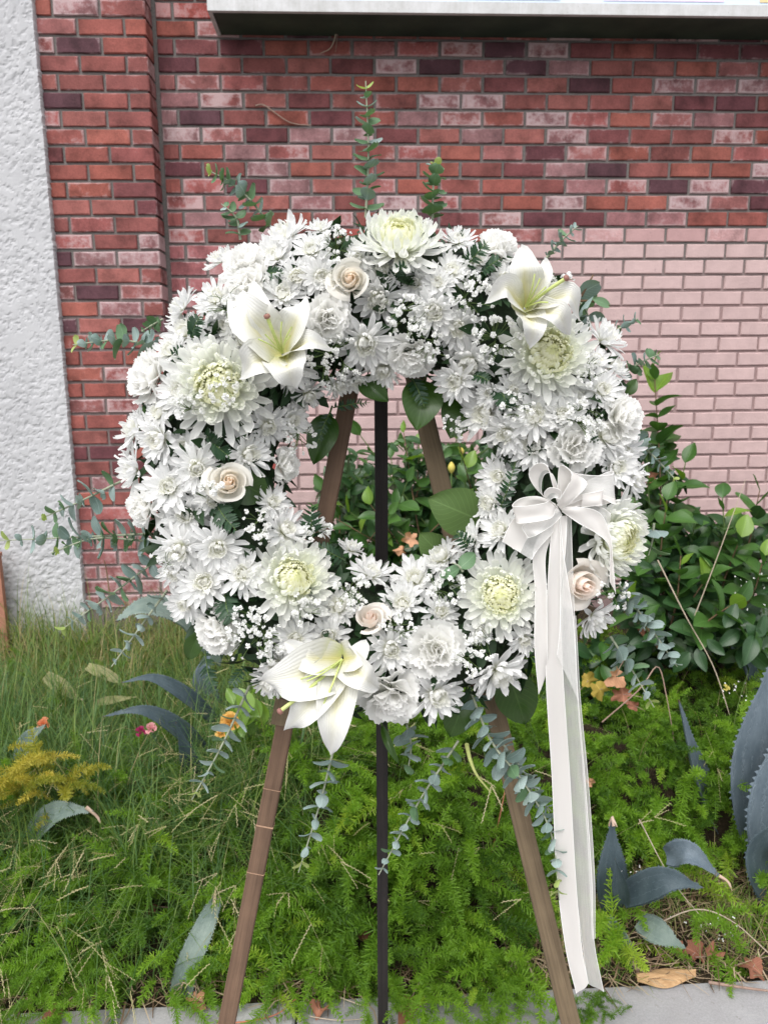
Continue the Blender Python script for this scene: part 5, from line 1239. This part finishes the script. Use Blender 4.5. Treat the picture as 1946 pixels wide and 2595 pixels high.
def litter():
    acc = Acc(); n = 2400
    X = np.concatenate([ru.uniform(.28, 1.5, 2000), ru.uniform(-1.2, .3, 400)]); Dd = np.concatenate([ru.uniform(-.01, .46, 2000), ru.uniform(-.015, .06, 400)]); Y = curbY(X) + Dd
    Z = np.maximum(soil(X, Y), 0) + ru.uniform(.003, .03, n); az = ru.uniform(0, 2 * pi, n); L = ru.uniform(.02, .11, n); hd = np.stack([np.cos(az), np.sin(az), ru.normal(size=n) * .15], 1); sd = np.stack([-np.sin(az), np.cos(az), np.zeros(n)], 1) * ru.uniform(.0006, .002, n)[:, None]
    p = np.stack([X, Y, Z], 1); mid = p + hd * L[:, None] * .5 + ru.normal(size=(n, 3)) * .006; e = p + hd * L[:, None]
    v = np.stack([p - sd, p + sd, mid + sd, mid - sd, mid - sd, mid + sd, e + sd * .4, e - sd * .4], 1).reshape(-1, 3); v[:, 2] = np.maximum(v[:, 2], .003)
    acc.add(v, np.arange(n * 8).reshape(-1, 4), np.repeat(ru.uniform(.0, 1, n), 8)[:, None] * [1, 0] + [0, .5])
    o = obj('dry_litter', acc.mesh('dry_litter', mat_blade('dry_litter', [(0, (.12, .07, .045)), (.5, (.27, .19, .12)), (1, (.42, .33, .23))], .1)), kind='stuff'); tag(o, 'brown straw and twig litter along the bed edge by the ribbon', 'litter')
litter()

# ---- agaves
def mat_agave(name, c0, c1):
    m, nt = newmat(name); x, y = uvxy(nt); tc = nd(nt, 'TexCoord').outputs['Object']
    d = math_(nt, 'MULTIPLY', math_(nt, 'ABSOLUTE', math_(nt, 'SUBTRACT', x, .5)), 2.0)
    # bud prints: scalloped outlines running along the leaf
    wob = noise(nt, nd(nt, 'Mapping', {'Vector': nd(nt, 'UVMap').outputs[0], 'Scale': (3, 14, 1)}).outputs[0], 2.2, 3, .6)
    q = math_(nt, 'ABSOLUTE', math_(nt, 'SUBTRACT', math_(nt, 'FRACT', math_(nt, 'ADD', math_(nt, 'MULTIPLY', d, 2.2), math_(nt, 'MULTIPLY', wob, 1.2))), .5))
    line = ramp(nt, q, [(0, g3(1)), (.06, g3(0))])
    c = ramp(nt, noise(nt, nd(nt, 'Mapping', {'Vector': tc, 'Scale': (6, 6, 2)}).outputs[0], 6, 5, .65), [(.3, c0), (.7, c1)])
    c = mixc(nt, mixc(nt, 1.0, line, g3(.30), 'MULTIPLY'), c, tuple(min(1, k * 1.7 + .05) for k in c1))
    sp = ramp(nt, y, [(.945, g3(0)), (.965, g3(1))]); c = mixc(nt, sp, c, (.10, .06, .05))
    b = nd(nt, 'BsdfPrincipled', {'Base Color': c, 'Roughness': .55, 'Specular IOR Level': .35, 'Normal': bump(nt, math_(nt, 'ADD', line, wob), .35, .004)}); out(nt, b.outputs[0]); return m
MAT_AGB = mat_agave('blue_agave_leaf', (.075, .105, .130), (.130, .165, .195))
MAT_AGD = mat_agave('dark_agave_leaf', (.035, .056, .068), (.065, .092, .105))
MAT_AGG = mat_agave('grey_green_agave_leaf', (.10, .145, .13), (.17, .215, .185))
MAT_AGY = mat_agave('yellowing_agave_leaf', (.17, .17, .075), (.26, .25, .12))
MAT_AGDRY = mat_plain('dry_agave_tip', (.40, .27, .20), (.58, .44, .35), 40, .9, .6, .006)
def agave_leaf(T, path, wid, face, mat, roll=0., dry=0, cutoff=1.0, gut=.35, label=None):
    n = 22; P = spline(path, n); tg = np.gradient(P, axis=0); acc = Acc(); m = 12; rings = []
    r = random.Random(int(P[0][0] * 1e4)); edges = [[], []]
    for i in range(n):
        t = i / (n - 1); d = nrm(tg[i]); f = np.array(tuple(face), float); f = nrm(f - d * f.dot(d)); s = np.cross(d, f); s, f = s * cos(roll) + f * sin(roll), f * cos(roll) - s * sin(roll)
        tt = t * cutoff; w = wid / 2 * max(.02, (.62 + .55 * math.sin(pi * min(1, tt * 1.15 + .06))) * (1 - tt ** 2.6) ** .9); th = wid * .16 * (1 - .8 * t) + .0015
        row = []
        for k in range(m):
            a = 2 * pi * k / m; x = cos(a); up = sin(a)
            z = (gut * w * x * x) + (th * .18 * up if up > 0 else th * up)
            row.append(P[i] + s * (w * x) + f * z)
        rings.append(row); edges[0].append((P[i] + s * w + f * gut * w, s)); edges[1].append((P[i] - s * w + f * gut * w, -s))
    uv = np.zeros((n, m, 2)); uv[..., 0] = [(.5 + .5 * cos(2 * pi * k / m)) for k in range(m)]; uv[..., 1] = (np.linspace(0, cutoff, n) * .97)[:, None]
    acc.add(np.array(rings).reshape(-1, 3), gquads(n - 1, m, True), uv.reshape(-1, 2))
    for E in edges:                                     # marginal teeth
        for i in range(1, n - 2):
            for h in (.25, .75):
                if r.random() < .2: continue
                (a, s), (b, _) = E[i], E[i + 1]; c = a * (1 - h) + b * h; d = nrm(b - a); L = wid * .055 * r.uniform(.6, 1.2)
                acc.add([c - d * L * .6, c + d * L * .6, c + s * L * .5 + d * L * .5, c + s * L + d * L * .1], [[0, 1, 2, 3]], [(.5, .5)] * 4)
    o = wpart('leaf', acc.mesh('leaf', mat), T)
    if label: o['label'] = label
    if dry:
        a = Acc(); e = P[-1]; d = nrm(tg[-1]); f = nrm(np.cross(d, [1, .3, .2]))
        for k in range(dry):
            q = e - d * rnd(0, .02); tube(a, spline([q - d * .01 + f * rnd(-.015, .015), q + d * .012 + f * rnd(-.02, .02), q + d * .02 + f * rnd(-.03, .03) - np.array([0, 0, .02])], 6), [.006, .005, .004, .004, .003, .001], 5)
        x = obj('dry_tip', a.mesh('dry_tip', MAT_AGDRY), o); x.matrix_basis = M.Identity(4)
    return o
FC = V((0, -.75, .65))
def agave(label, base, leaves):
    T = thing('agave', label, 'agave', tmat(base))
    for L in leaves:
        path, wid, mat = L[:3]; kw = L[3] if len(L) > 3 else {}
        agave_leaf(T, [dpt(*p) for p in path], wid, kw.pop('face', FC), mat, **kw)
agave('big blue grey agave with broad toothed leaves beside the fern at the picture edge', dpt(1690, 1900, 2.15), [
    ([(1640, 1850, 2.12), (1622, 1640, 2.06), (1680, 1390, 2.05)], .140, MAT_AGB, {'gut': .2}),
    ([(1668, 1900, 2.05), (1672, 1720, 1.98), (1740, 1480, 2.0)], .17, MAT_AGB, {'gut': .25}),
    ([(1570, 1850, 2.25), (1510, 1700, 2.22), (1466, 1512, 2.2)], .085, MAT_AGB, {'gut': .8, 'roll': -.4}),
    ([(1680, 1960, 1.98), (1640, 1850, 1.9), (1700, 1760, 1.85)], .12, MAT_AGD, {'gut': .3}),
    ([(1640, 1500, 2.7), (1605, 1430, 2.7), (1577, 1396, 2.7)], .05, MAT_AGD, {'gut': .6}),
    ([(1640, 1200, 3.2), (1612, 1150, 3.2), (1585, 1100, 3.2)], .075, MAT_AGB, {'gut': .4})])
agave('small dark agave with toothed leaves just outside the ribbon tails', dpt(1350, 1990, 1.85), [
    ([(1322, 1965, 1.84), (1320, 1870, 1.82), (1322, 1765, 1.84)], .078, MAT_AGD, {'gut': .12, 'dry': 2, 'label': 'upright leaf with a dried tip'}),
    ([(1345, 1950, 1.78), (1338, 1900, 1.75), (1328, 1855, 1.74)], .040, MAT_AGD, {'gut': .7, 'roll': .6}),
    ([(1340, 1940, 1.8), (1430, 1900, 1.74), (1520, 1918, 1.72)], .070, MAT_AGD, {'gut': .3, 'face': V((0, -.9, .5))}),
    ([(1440, 1850, 1.95), (1490, 1845, 1.9), (1560, 1900, 1.88)], .06, MAT_AGB, {'gut': .5, 'dry': 4}),
    ([(1380, 1990, 1.78), (1430, 2020, 1.72), (1482, 2050, 1.69)], .058, MAT_AGG, {'gut': .2}),
    ([(1310, 1985, 1.8), (1350, 2050, 1.72), (1376, 2108, 1.67)], .034, MAT_AGG, {'gut': .9, 'dry': 2, 'label': 'folded leaf with torn dry edge'})])
agave('weathered agave behind the wreath with long arching leaves over the grass', dpt(430, 1520, 2.75), [
    ([(480, 1420, 2.85), (400, 1335, 2.75), (310, 1312, 2.65), (250, 1342, 2.6)], .13, MAT_AGG, {'gut': .2, 'face': V((0, -.5, .85))}),
    ([(470, 1560, 2.5), (400, 1500, 2.42), (330, 1465, 2.38), (262, 1475, 2.34)], .046, MAT_AGD, {'gut': .3}),
    ([(455, 1640, 2.36), (390, 1575, 2.28), (310, 1535, 2.22), (222, 1548, 2.18)], .052, MAT_AGD, {'gut': .3}),
    ([(470, 1560, 2.7), (440, 1470, 2.65), (455, 1400, 2.65)], .08, MAT_AGB, {'gut': .3}),
    ([(440, 1720, 2.26), (410, 1640, 2.2), (380, 1560, 2.16)], .060, MAT_AGD, {'gut': .25}),
    ([(330, 1700, 2.45), (345, 1640, 2.4), (330, 1580, 2.4)], .06, MAT_AGD, {'gut': .4}),
    ([(100, 1460, 2.9), (145, 1492, 2.8), (182, 1518, 2.75)], .052, MAT_AGY, {'gut': .3, 'dry': 1, 'label': 'yellowing fallen leaf'}),
    ([(190, 1440, 2.95), (240, 1462, 2.85), (290, 1488, 2.8)], .042, MAT_AGY, {'gut': .3}),
    ([(210, 1518, 2.7), (250, 1512, 2.65), (300, 1505, 2.6)], .03, MAT_AGY, {'gut': .3})])
agave('lone pale agave leaf standing in the long grass near an orange flower', dpt(50, 1640, 2.45), [
    ([(40, 1650, 2.2), (65, 1600, 2.15), (100, 1565, 2.12)], .062, MAT_AGG, {'gut': .3})])
agave('pale agave leaf lying over the ferns below the yellow fern patch', dpt(70, 1810, 2.2), [
    ([(60, 1815, 1.98), (125, 1755, 1.92), (205, 1752, 1.9)], .062, MAT_AGG, {'gut': .3, 'dry': 1})])
agave('single agave leaf with torn dry edges standing at the pavement beside the brown leg', dpt(396, 2230, 1.62), [
    ([(394, 2235, 1.60), (398, 2120, 1.62), (440, 2010, 1.68), (470, 1940, 1.76)], .054, MAT_AGG, {'gut': .25, 'dry': 3, 'cutoff': .72}),
    ([(430, 2080, 1.9), (455, 1990, 1.92), (480, 1930, 1.95)], .09, MAT_AGD, {'gut': .2})])

# ---- shrubs
def shrub_leaf(seed, asp):
    r = random.Random(seed); nl, nw = 7, 4; P = np.zeros((nl + 1, nw + 1, 3)); cv = r.uniform(-.35, .15)
    for i, t in enumerate(np.linspace(0, 1, nl + 1)):
        w = asp * .5 * (math.sin(pi * min(1, t ** .85 * .97 + .02)) ** .8) + .006
        for j in range(nw + 1):
            q = (j - 2) / 2; P[i, j] = (q * w, t, .32 * w * abs(q) + cv * t * t + .03 * math.sin(7 * t + q * 2) * abs(q))
    return P
SL = {m.name: [pmesh('leaf', shrub_leaf(i, .52 + .05 * i), m) for i in range(5)] for m in (MAT_SHRUB, MAT_SHRUBD, MAT_YOUNG)}
def shrub(label, base, shoots, big, mats, r, filler):
    T = thing('shrub', label, 'shrub', tmat(base)); inv = T.matrix_basis.inverted()
    for (bx, by, by_Y, tx, ty, tY, n) in shoots:
        a_, b_ = dpt(bx, by, by_Y), dpt(tx, ty, tY); c_ = (a_ + b_) / 2 + V((r.uniform(-.05, .05), r.uniform(-.05, .05), 0)); P = spline([a_, c_, b_], 20); tg = np.gradient(P, axis=0)
        acc = Acc(); tube(acc, P, np.linspace(.005, .0018, 20), 6); wpart('stem', acc.mesh('stem', MAT_STEMB if r.random() < .6 else MAT_STEMG), T)
        for k in range(n):
            t = .2 + .8 * k / (n - 1); i = min(19, int(t * 19)); d = V(nrm(tg[i])); az = k * 2.39 + r.uniform(-.3, .3)
            u = d.cross(V((.2, 1, .1))).normalized(); w = u.cross(d); e = u * cos(az) + w * sin(az); lift = r.uniform(.15, .8) + (.6 if t > .9 else 0)
            y = (e * cos(lift) + d * sin(lift)).normalized(); zn = d * cos(lift) - e * sin(lift) + V((r.uniform(-.3, .3), -.35 + r.uniform(-.3, .3), .3)); zn = (zn - y * zn.dot(y)).normalized(); x = y.cross(zn)
            s = big * r.uniform(.75, 1.15) * (1 - .25 * (t > .93)); c = V(P[i])
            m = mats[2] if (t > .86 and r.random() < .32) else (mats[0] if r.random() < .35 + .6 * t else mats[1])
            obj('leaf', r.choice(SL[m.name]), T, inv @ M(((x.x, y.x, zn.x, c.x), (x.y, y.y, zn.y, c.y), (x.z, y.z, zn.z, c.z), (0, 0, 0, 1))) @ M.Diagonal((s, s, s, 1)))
    acc = Acc()
    for (x0, x1, y0, y1, Y0, Y1, n) in filler:
        for k in range(n):
            c = dpt(r.uniform(x0, x1), r.uniform(y0, y1), r.uniform(Y0, Y1)); s = big * r.uniform(.6, 1.0)
            mt = frame(c, V((r.uniform(-1, 1), r.uniform(-1.2, .2), r.uniform(-.2, 1))), r.uniform(0, 6)) @ M.Diagonal((s, s, s, 1))
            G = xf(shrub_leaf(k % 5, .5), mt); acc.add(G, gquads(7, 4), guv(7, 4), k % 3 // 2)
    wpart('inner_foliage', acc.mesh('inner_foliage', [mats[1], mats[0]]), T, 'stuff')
rs = random.Random(14)
cent = [(rs.uniform(690, 1090), 1330, rs.uniform(3.0, 3.4), x, y, rs.uniform(2.9, 3.45), 15) for x, y in
        ((735, 985), (778, 940), (700, 1060), (752, 1050), (810, 1030), (845, 990), (872, 935), (905, 960), (880, 1040), (925, 1020), (965, 990), (990, 950), (1010, 1010), (1040, 960), (1060, 1030), (800, 1090), (725, 1120), (840, 1110))]
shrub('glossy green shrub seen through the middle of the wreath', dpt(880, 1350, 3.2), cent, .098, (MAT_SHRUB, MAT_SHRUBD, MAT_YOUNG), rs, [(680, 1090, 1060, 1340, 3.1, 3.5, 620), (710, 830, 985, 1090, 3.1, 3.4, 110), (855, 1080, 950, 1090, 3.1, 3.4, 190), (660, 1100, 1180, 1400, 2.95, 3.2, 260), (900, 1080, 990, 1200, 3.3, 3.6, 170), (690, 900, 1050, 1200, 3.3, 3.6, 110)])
rt_ = [(1420, 1300, 3.0, 1412, 792, 3.05, 34), (1440, 1330, 3.0, 1395, 960, 2.95, 14), (1450, 1330, 3.0, 1480, 1000, 3.0, 15), (1500, 1330, 2.9, 1560, 1075, 2.85, 15), (1480, 1340, 2.9, 1500, 1120, 2.85, 14), (1540, 1340, 2.9, 1640, 1060, 2.95, 14), (1540, 1340, 2.8, 1600, 1160, 2.75, 15), (1440, 1340, 2.8, 1440, 1080, 2.8, 15),
       (1400, 1340, 2.9, 1370, 1080, 2.9, 13), (1480, 1380, 2.75, 1540, 1230, 2.65, 14), (1560, 1360, 2.75, 1650, 1200, 2.65, 15), (1440, 1380, 2.75, 1470, 1200, 2.7, 14), (1500, 1380, 2.65, 1590, 1300, 2.55, 12), (1400, 1380, 2.8, 1400, 1200, 2.75, 13), (1580, 1360, 2.9, 1690, 1130, 2.9, 12), (1420, 1400, 2.7, 1360, 1290, 2.7, 9)]
shrub('tall glossy green shrub against the pink painted bricks beside the bow', dpt(1480, 1350, 2.9), rt_, .112, (MAT_SHRUB, MAT_SHRUBD, MAT_YOUNG), rs, [(1370, 1660, 1120, 1420, 2.85, 3.3, 560), (1330, 1450, 950, 1200, 3.0, 3.3, 130), (1180, 1420, 1380, 1560, 2.6, 2.95, 170), (1480, 1660, 1340, 1420, 2.5, 2.8, 80), (1340, 1520, 1200, 1420, 2.7, 2.9, 120)])
def bud(x, y, Y, label, s):
    c = dpt(x, y, Y); T = thing('flower_bud', label, 'bud', tmat(c)); a = Acc(); h = np.linspace(0, 1, 8); tube(a, [c + V((0, 0, s * (t - .5))) for t in h], [.001 + s * .30 * math.sin(pi * min(1, .06 + .9 * t)) for t in h], 8); wpart('bud', a.mesh('bud', mat_plain('yellow_bud', (.42, .36, .07), (.55, .46, .12), 80)), T)
    a = Acc(); tube(a, [c - V((0, 0, s * 1.8)), c - V((0, 0, s * .4))], [.003, .0025], 5); wpart('stalk', a.mesh('stalk', MAT_STEMG), T)
bud(975, 1010, 2.95, 'plump yellow flower bud beside the grey brown leg, in the shrub', .045)
bud(997, 975, 3.0, 'smaller pale bud above the plump yellow one', .03)

# ---- dry leaves, twigs, stray flowers
MAT_DL = [mat_leaf('dry_leaf_tan', (.36, .18, .10), (.50, .28, .17), .15, .8, True, .2), mat_leaf('dry_leaf_rust', (.21, .085, .055), (.31, .14, .09), .15, .8, True, .2), mat_leaf('dry_leaf_gold', (.28, .20, .035), (.38, .28, .06), .2, .7, True, .3)]
def dry_leaf(p, s, label, k, nrm_=V((0, -.6, .8)), curl=.25, seed=0):
    r = random.Random(seed + 31); n = 25; rings = 5; a = Acc(); G = np.zeros((rings, n, 3))
    lob = r.randint(0, 3); out_ = [(1.0 if (i + lob) % 5 == 0 else (.86 if (i + lob) % 5 in (1, 4) else .70)) * (1 - .25 * math.sin(pi * i / 24) ** 2) for i in range(n - 1)]; out_ = [o * r.uniform(.74, 1.14) for o in out_] ; out_.append(out_[0])
    phs = [r.uniform(0, 6) for _ in range(4)]
    for j in range(rings):
        q = j / (rings - 1)
        for i in range(n):
            t = 2 * pi * i / (n - 1); rr = q * (out_[i] * q + (1 - q) * .7) * s; x, y = rr * cos(t), rr * sin(t)
            G[j, i] = (x, y * .85, curl * s * (q * q * math.sin(2 * t + phs[0]) + .5 * q * math.sin(5 * t + phs[1]) * q + .8 * (x / s) ** 2))
    uv = np.zeros((rings, n, 2)); uv[..., 0] = .5 + .5 * np.cos(np.linspace(0, 2 * pi, n))[None] * np.linspace(0, 1, rings)[:, None]; uv[..., 1] = .5 + .5 * np.sin(np.linspace(0, 2 * pi, n))[None] * np.linspace(0, 1, rings)[:, None]
    T = thing('dry_leaf', label, 'leaf', frame(p, nrm_, r.uniform(0, 6)), 'fallen dry leaves')
    obj('blade', grid(a, G, uv=uv.reshape(-1, 2)).mesh('blade', MAT_DL[k]), T)
    b = Acc(); tube(b, spline([(0, 0, 0), (-.6 * s, .1 * s, .05 * s), (-1.3 * s, .3 * s, .12 * s)], 7), [.0012] * 7, 5); obj('stalk', b.mesh('stalk', MAT_DRY), T)
UPN = V((.1, -.25, .95))
for i, (x, y, Y, s, k, label, nn, cu) in enumerate([
    (778, 2010, 1.75, .040, 1, 'torn rust brown leaf caught in the fern beside the black leg', V((.1, -.9, .4)), .35), (762, 2080, 1.68, .026, 0, 'curled tan leaf below the torn rust one', V((-.4, -.8, .4)), .5),
    (885, 1165, 2.85, .042, 0, 'crumpled tan leaf low in the shrub inside the wreath', V((.2, -.9, .3)), .45), (868, 1188, 2.84, .028, 0, 'second crumpled tan leaf under the first one inside the wreath', V((-.5, -.8, .3)), .5),
    (1500, 2065, None, .042, 1, 'rusty maple leaf lying in the litter near the ribbon end', UPN, .2), (1535, 2070, None, .040, 1, 'rusty maple leaf overlapping its neighbour, farther from the ribbon', V((.3, -.6, .8)), .25),
    (1625, 2095, None, .042, 1, 'rusty leaf at the bed edge near the picture border', UPN, .2), (1460, 2050, None, .03, 1, 'dark rust leaf shaded under the grey green agave', UPN, .3),
    (1275, 1690, 2.15, .022, 0, 'small tan leaf standing on the fern beside the ribbon', V((.2, -1, .1)), .4), (1330, 1460, 2.45, .05, 0, 'pinkish dry leaf hanging below the shrub', V((.3, -1, .2)), .4),
    (1345, 1500, 2.45, .045, 1, 'crumpled rust leaf below the pinkish one', V((-.3, -1, .3)), .5), (1295, 1490, 2.5, .05, 2, 'golden yellow leaf beside the ribbon under the shrub', V((.1, -1, .3)), .2),
    (1270, 1470, 2.55, .04, 2, 'yellow green withered leaf tucked closest to the ribbon', V((-.2, -1, .3)), .3), (1370, 1525, 2.4, .03, 1, 'small brown leaf over the dark gap in the ferns', V((.2, -1, .2)), .4),
    (1405, 1030, 2.98, .04, 1, 'orange brown leaf in the shrub beside the bow', V((.2, -1, .2)), .3), (1390, 1360, 2.7, .04, 1, 'brown leaf under the shrub beside hanging eucalyptus', V((.2, -1, .2)), .4),
    (880, 2185, None, .046, 1, 'rust leaf on the pavement at the foot of the black leg', V((.1, -.8, .55)), .35), (690, 2185, None, .030, 1, 'curled rust leaf on the pavement between brown and black legs', UPN, .6),
    (118, 2195, None, .036, 1, 'rusty leaf on the pavement under the corner ferns', UPN, .2), (425, 2165, None, .034, 0, 'tan leaf on the pavement beside the lone agave leaf', UPN, .25),
    (535, 2100, 1.72, .028, 1, 'little rust leaf beside the brown leg in the fern', V((.2, -.9, .3)), .4), (330, 1960, 1.8, .03, 1, 'dull red leaf deep in the ferns under the seed heads', V((.2, -1, .2)), .3)]):
    p = dpt(x, y, Y) if Y else atZ(x * DS, y * DS, .012)
    if not Y: p.z = max(.014, float(soil(p.x, p.y)) + .03)
    dry_leaf(p, s, label, k, nn, cu, i)
def husk():
    p = atZ(1440 * DS, 2112 * DS, .015); T = thing('dry_husk', 'long curled tan husk lying along the pavement edge past the ribbon', 'leaf', tmat(p)); G = np.zeros((14, 7, 3))
    for i in range(14):
        t = i / 13; w = .030 * math.sin(pi * min(1, .08 + .9 * t)) + .003
        for j in range(7):
            q = (j - 3) / 3; G[i, j] = (p.x - .075 + .15 * t, p.y + w * q * .8 + .012 * t, .008 + .016 * (1 - q * q) + .004 * math.sin(8 * t + 5 * q))
    wpart('blade', grid(Acc(), G).mesh('blade', mat_plain('tan_husk', (.33, .19, .09), (.52, .34, .18), 60, .8, .6, .004, .3, (1, 8, 1))), T)
husk()
def twig(label, pts, rad, mat, cat='twig'):
    a = Acc(); P = spline(pts, 18); tube(a, P, np.linspace(rad, rad * .55, 18), 6); T = thing('twig', label, cat, tmat(pts[0])); wpart('stem', a.mesh('stem', mat), T)
gz = lambda x, y, z=.01: atZ(x * DS, y * DS, z)
MAT_RT = mat_plain('red_twig', (.34, .12, .07), (.45, .18, .11), 120)
twig('reddish twig on the pavement crossing behind the brown leg', [gz(470, 2212), gz(540, 2206), gz(600, 2190), gz(640, 2158, .03)], .0022, MAT_RT)
twig('short tan twig on the pavement beside the black leg', [gz(735, 2155), gz(765, 2166), gz(790, 2176)], .002, MAT_DRYP)
twig('thin straw twig lying across the pavement joint', [gz(670, 2196), gz(730, 2204), gz(800, 2200)], .0014, MAT_DRYP)
twig('dark twig lying on the pavement just past the ribbon end', [gz(1300, 2145), gz(1316, 2160), gz(1334, 2178)], .0017, MAT_STEMB)
twig('long brown stick along the bed edge beyond the husk', [gz(1530, 2122, .015), gz(1600, 2133, .015), gz(1670, 2142, .012)], .0042, MAT_DRY)
twig('red brown stem standing behind the grey brown leg', [dpt(1062, 1840, 2.0), dpt(1078, 1770, 2.0), dpt(1092, 1700, 2.02)], .0024, MAT_RT)
twig('reddish dry stem arching from shrub to fern beside the hanging eucalyptus', [dpt(1300, 1560, 2.4), dpt(1380, 1490, 2.4), dpt(1420, 1440, 2.45), dpt(1440, 1510, 2.4), dpt(1455, 1600, 2.35)], .0026, MAT_DRY)
twig('long straw stem slanting across the shrub toward the pink bricks', [dpt(1500, 1330, 2.6), dpt(1550, 1200, 2.6), dpt(1610, 1035, 2.62)], .0022, MAT_DRYP)
twig('long straw stem sloping down in front of the shrub', [dpt(1420, 1210, 2.6), dpt(1480, 1330, 2.55), dpt(1540, 1440, 2.5), dpt(1580, 1560, 2.45)], .0026, MAT_DRYP)
twig('pale forked straw over the small agave', [dpt(1380, 1770, 1.8), dpt(1450, 1900, 1.75), dpt(1530, 2000, 1.72)], .0016, MAT_DRYP)
twig('brown vine stem arching over the litter', [dpt(1400, 2005, 1.76), dpt(1500, 1965, 1.74), dpt(1580, 1990, 1.72), dpt(1660, 2060, 1.68)], .002, MAT_DRYP)
twig('dead dark stalk standing at the foot of the pier', [dpt(238, 1290, 3.5), dpt(232, 1240, 3.55), dpt(226, 1210, 3.55)], .004, MAT_STEMB)
def ruffle(label, x, y, Y, s, c0, c1, name, n=16, cat='flower'):
    p = dpt(x, y, Y); T = thing(name, label, cat, frame(p, V((0, -.8, .6)))); r = random.Random(int(x)); m, nt = newmat(name); b = leafmat(name, ramp(nt, uvxy(nt)[1], [(0, c0), (1, c1)]), .3, .6, .3, None, None, m, nt)
    me = [pmesh('petal', carn_petal(40 + i), m) for i in range(3)]
    for k in range(n): obj('petal', me[k % 3], T, place(k * 2.4, radians(5 + 70 * k / n), 0, 0, s * r.uniform(.8, 1.05), s * r.uniform(.8, 1.05), r.uniform(-.4, .4)))
ruffle('orange yellow marigold drooping in the grass beside the brown leg', 498, 1562, 2.05, .034, (.52, .28, .05), (.76, .48, .14), 'marigold')
ruffle('second marigold bloom just below the first, touching it', 482, 1580, 2.03, .026, (.52, .28, .05), (.76, .48, .14), 'marigold', 12)
ruffle('small faded pink blossom in the grass behind an agave leaf', 328, 1575, 2.16, .02, (.55, .18, .22), (.70, .36, .36), 'pink_blossom', 9)
ruffle('small magenta blossom in the grass near the faded pink one', 306, 1582, 2.16, .02, (.22, .01, .06), (.36, .03, .12), 'magenta_blossom', 8)
ruffle('coral orange blossom behind the lone pale agave leaf', 97, 1566, 2.2, .024, (.55, .16, .06), (.72, .30, .16), 'coral_blossom', 10)
ruffle('tiny yellow blossom in the fern by the big agave', 1567, 1487, 2.5, .016, (.6, .5, .1), (.75, .66, .2), 'yellow_blossom', 7)
def marigold_leaves():
    T = thing('leafy_weed', 'light green leafy weed around the marigold', 'plant', tmat(dpt(535, 1600, 2.15))); inv = T.matrix_basis.inverted(); r = random.Random(77)
    for k in range(16):
        c = dpt(r.uniform(500, 580), r.uniform(1520, 1610), r.uniform(2.1, 2.25)); s = r.uniform(.05, .085)
        obj('leaf', r.choice(SL[MAT_YOUNG.name]), T, inv @ frame(c, V((r.uniform(-.6, .6), -.7, r.uniform(0, .8))), r.uniform(-.8, .8)) @ M.Diagonal((s, s, s, 1)))
marigold_leaves()
# white specks of blossom among the ferns
def specks():
    acc = Acc()
    for (x0, x1, y0, y1, Y, n) in ((1560, 1620, 1470, 1520, 2.4, 14), (1430, 1600, 1980, 2080, 1.74, 34), (1330, 1400, 1860, 1960, 1.8, 8), (1580, 1659, 1230, 1330, 2.6, 14)):
        for k in range(n):
            c = dpt(rs.uniform(x0, x1), rs.uniform(y0, y1), Y); s = rs.uniform(.0025, .0055); v = xf(np.array(petal_grid(2, 2, .9, .4)), frame(c, V((rs.uniform(-.4, .4), -1, .5)), rs.uniform(0, 6)) @ M.Diagonal((s, s, s, 1))); grid(acc, v)
            v = xf(np.array(petal_grid(2, 2, .9, .4)), frame(c, V((rs.uniform(-.4, .4), -1, .5)), rs.uniform(0, 6)) @ M.Diagonal((s, s, s, 1))); grid(acc, v)
    o = obj('tiny_blossoms', acc.mesh('tiny_blossoms', MAT_BREATH), kind='stuff'); tag(o, 'tiny white weed blossoms scattered among fern and litter', 'flower')
specks()
dups = {k: v for k, v in LABELS.items() if len(v) > 1}
if dups: print('DUPLICATE LABELS', dups)
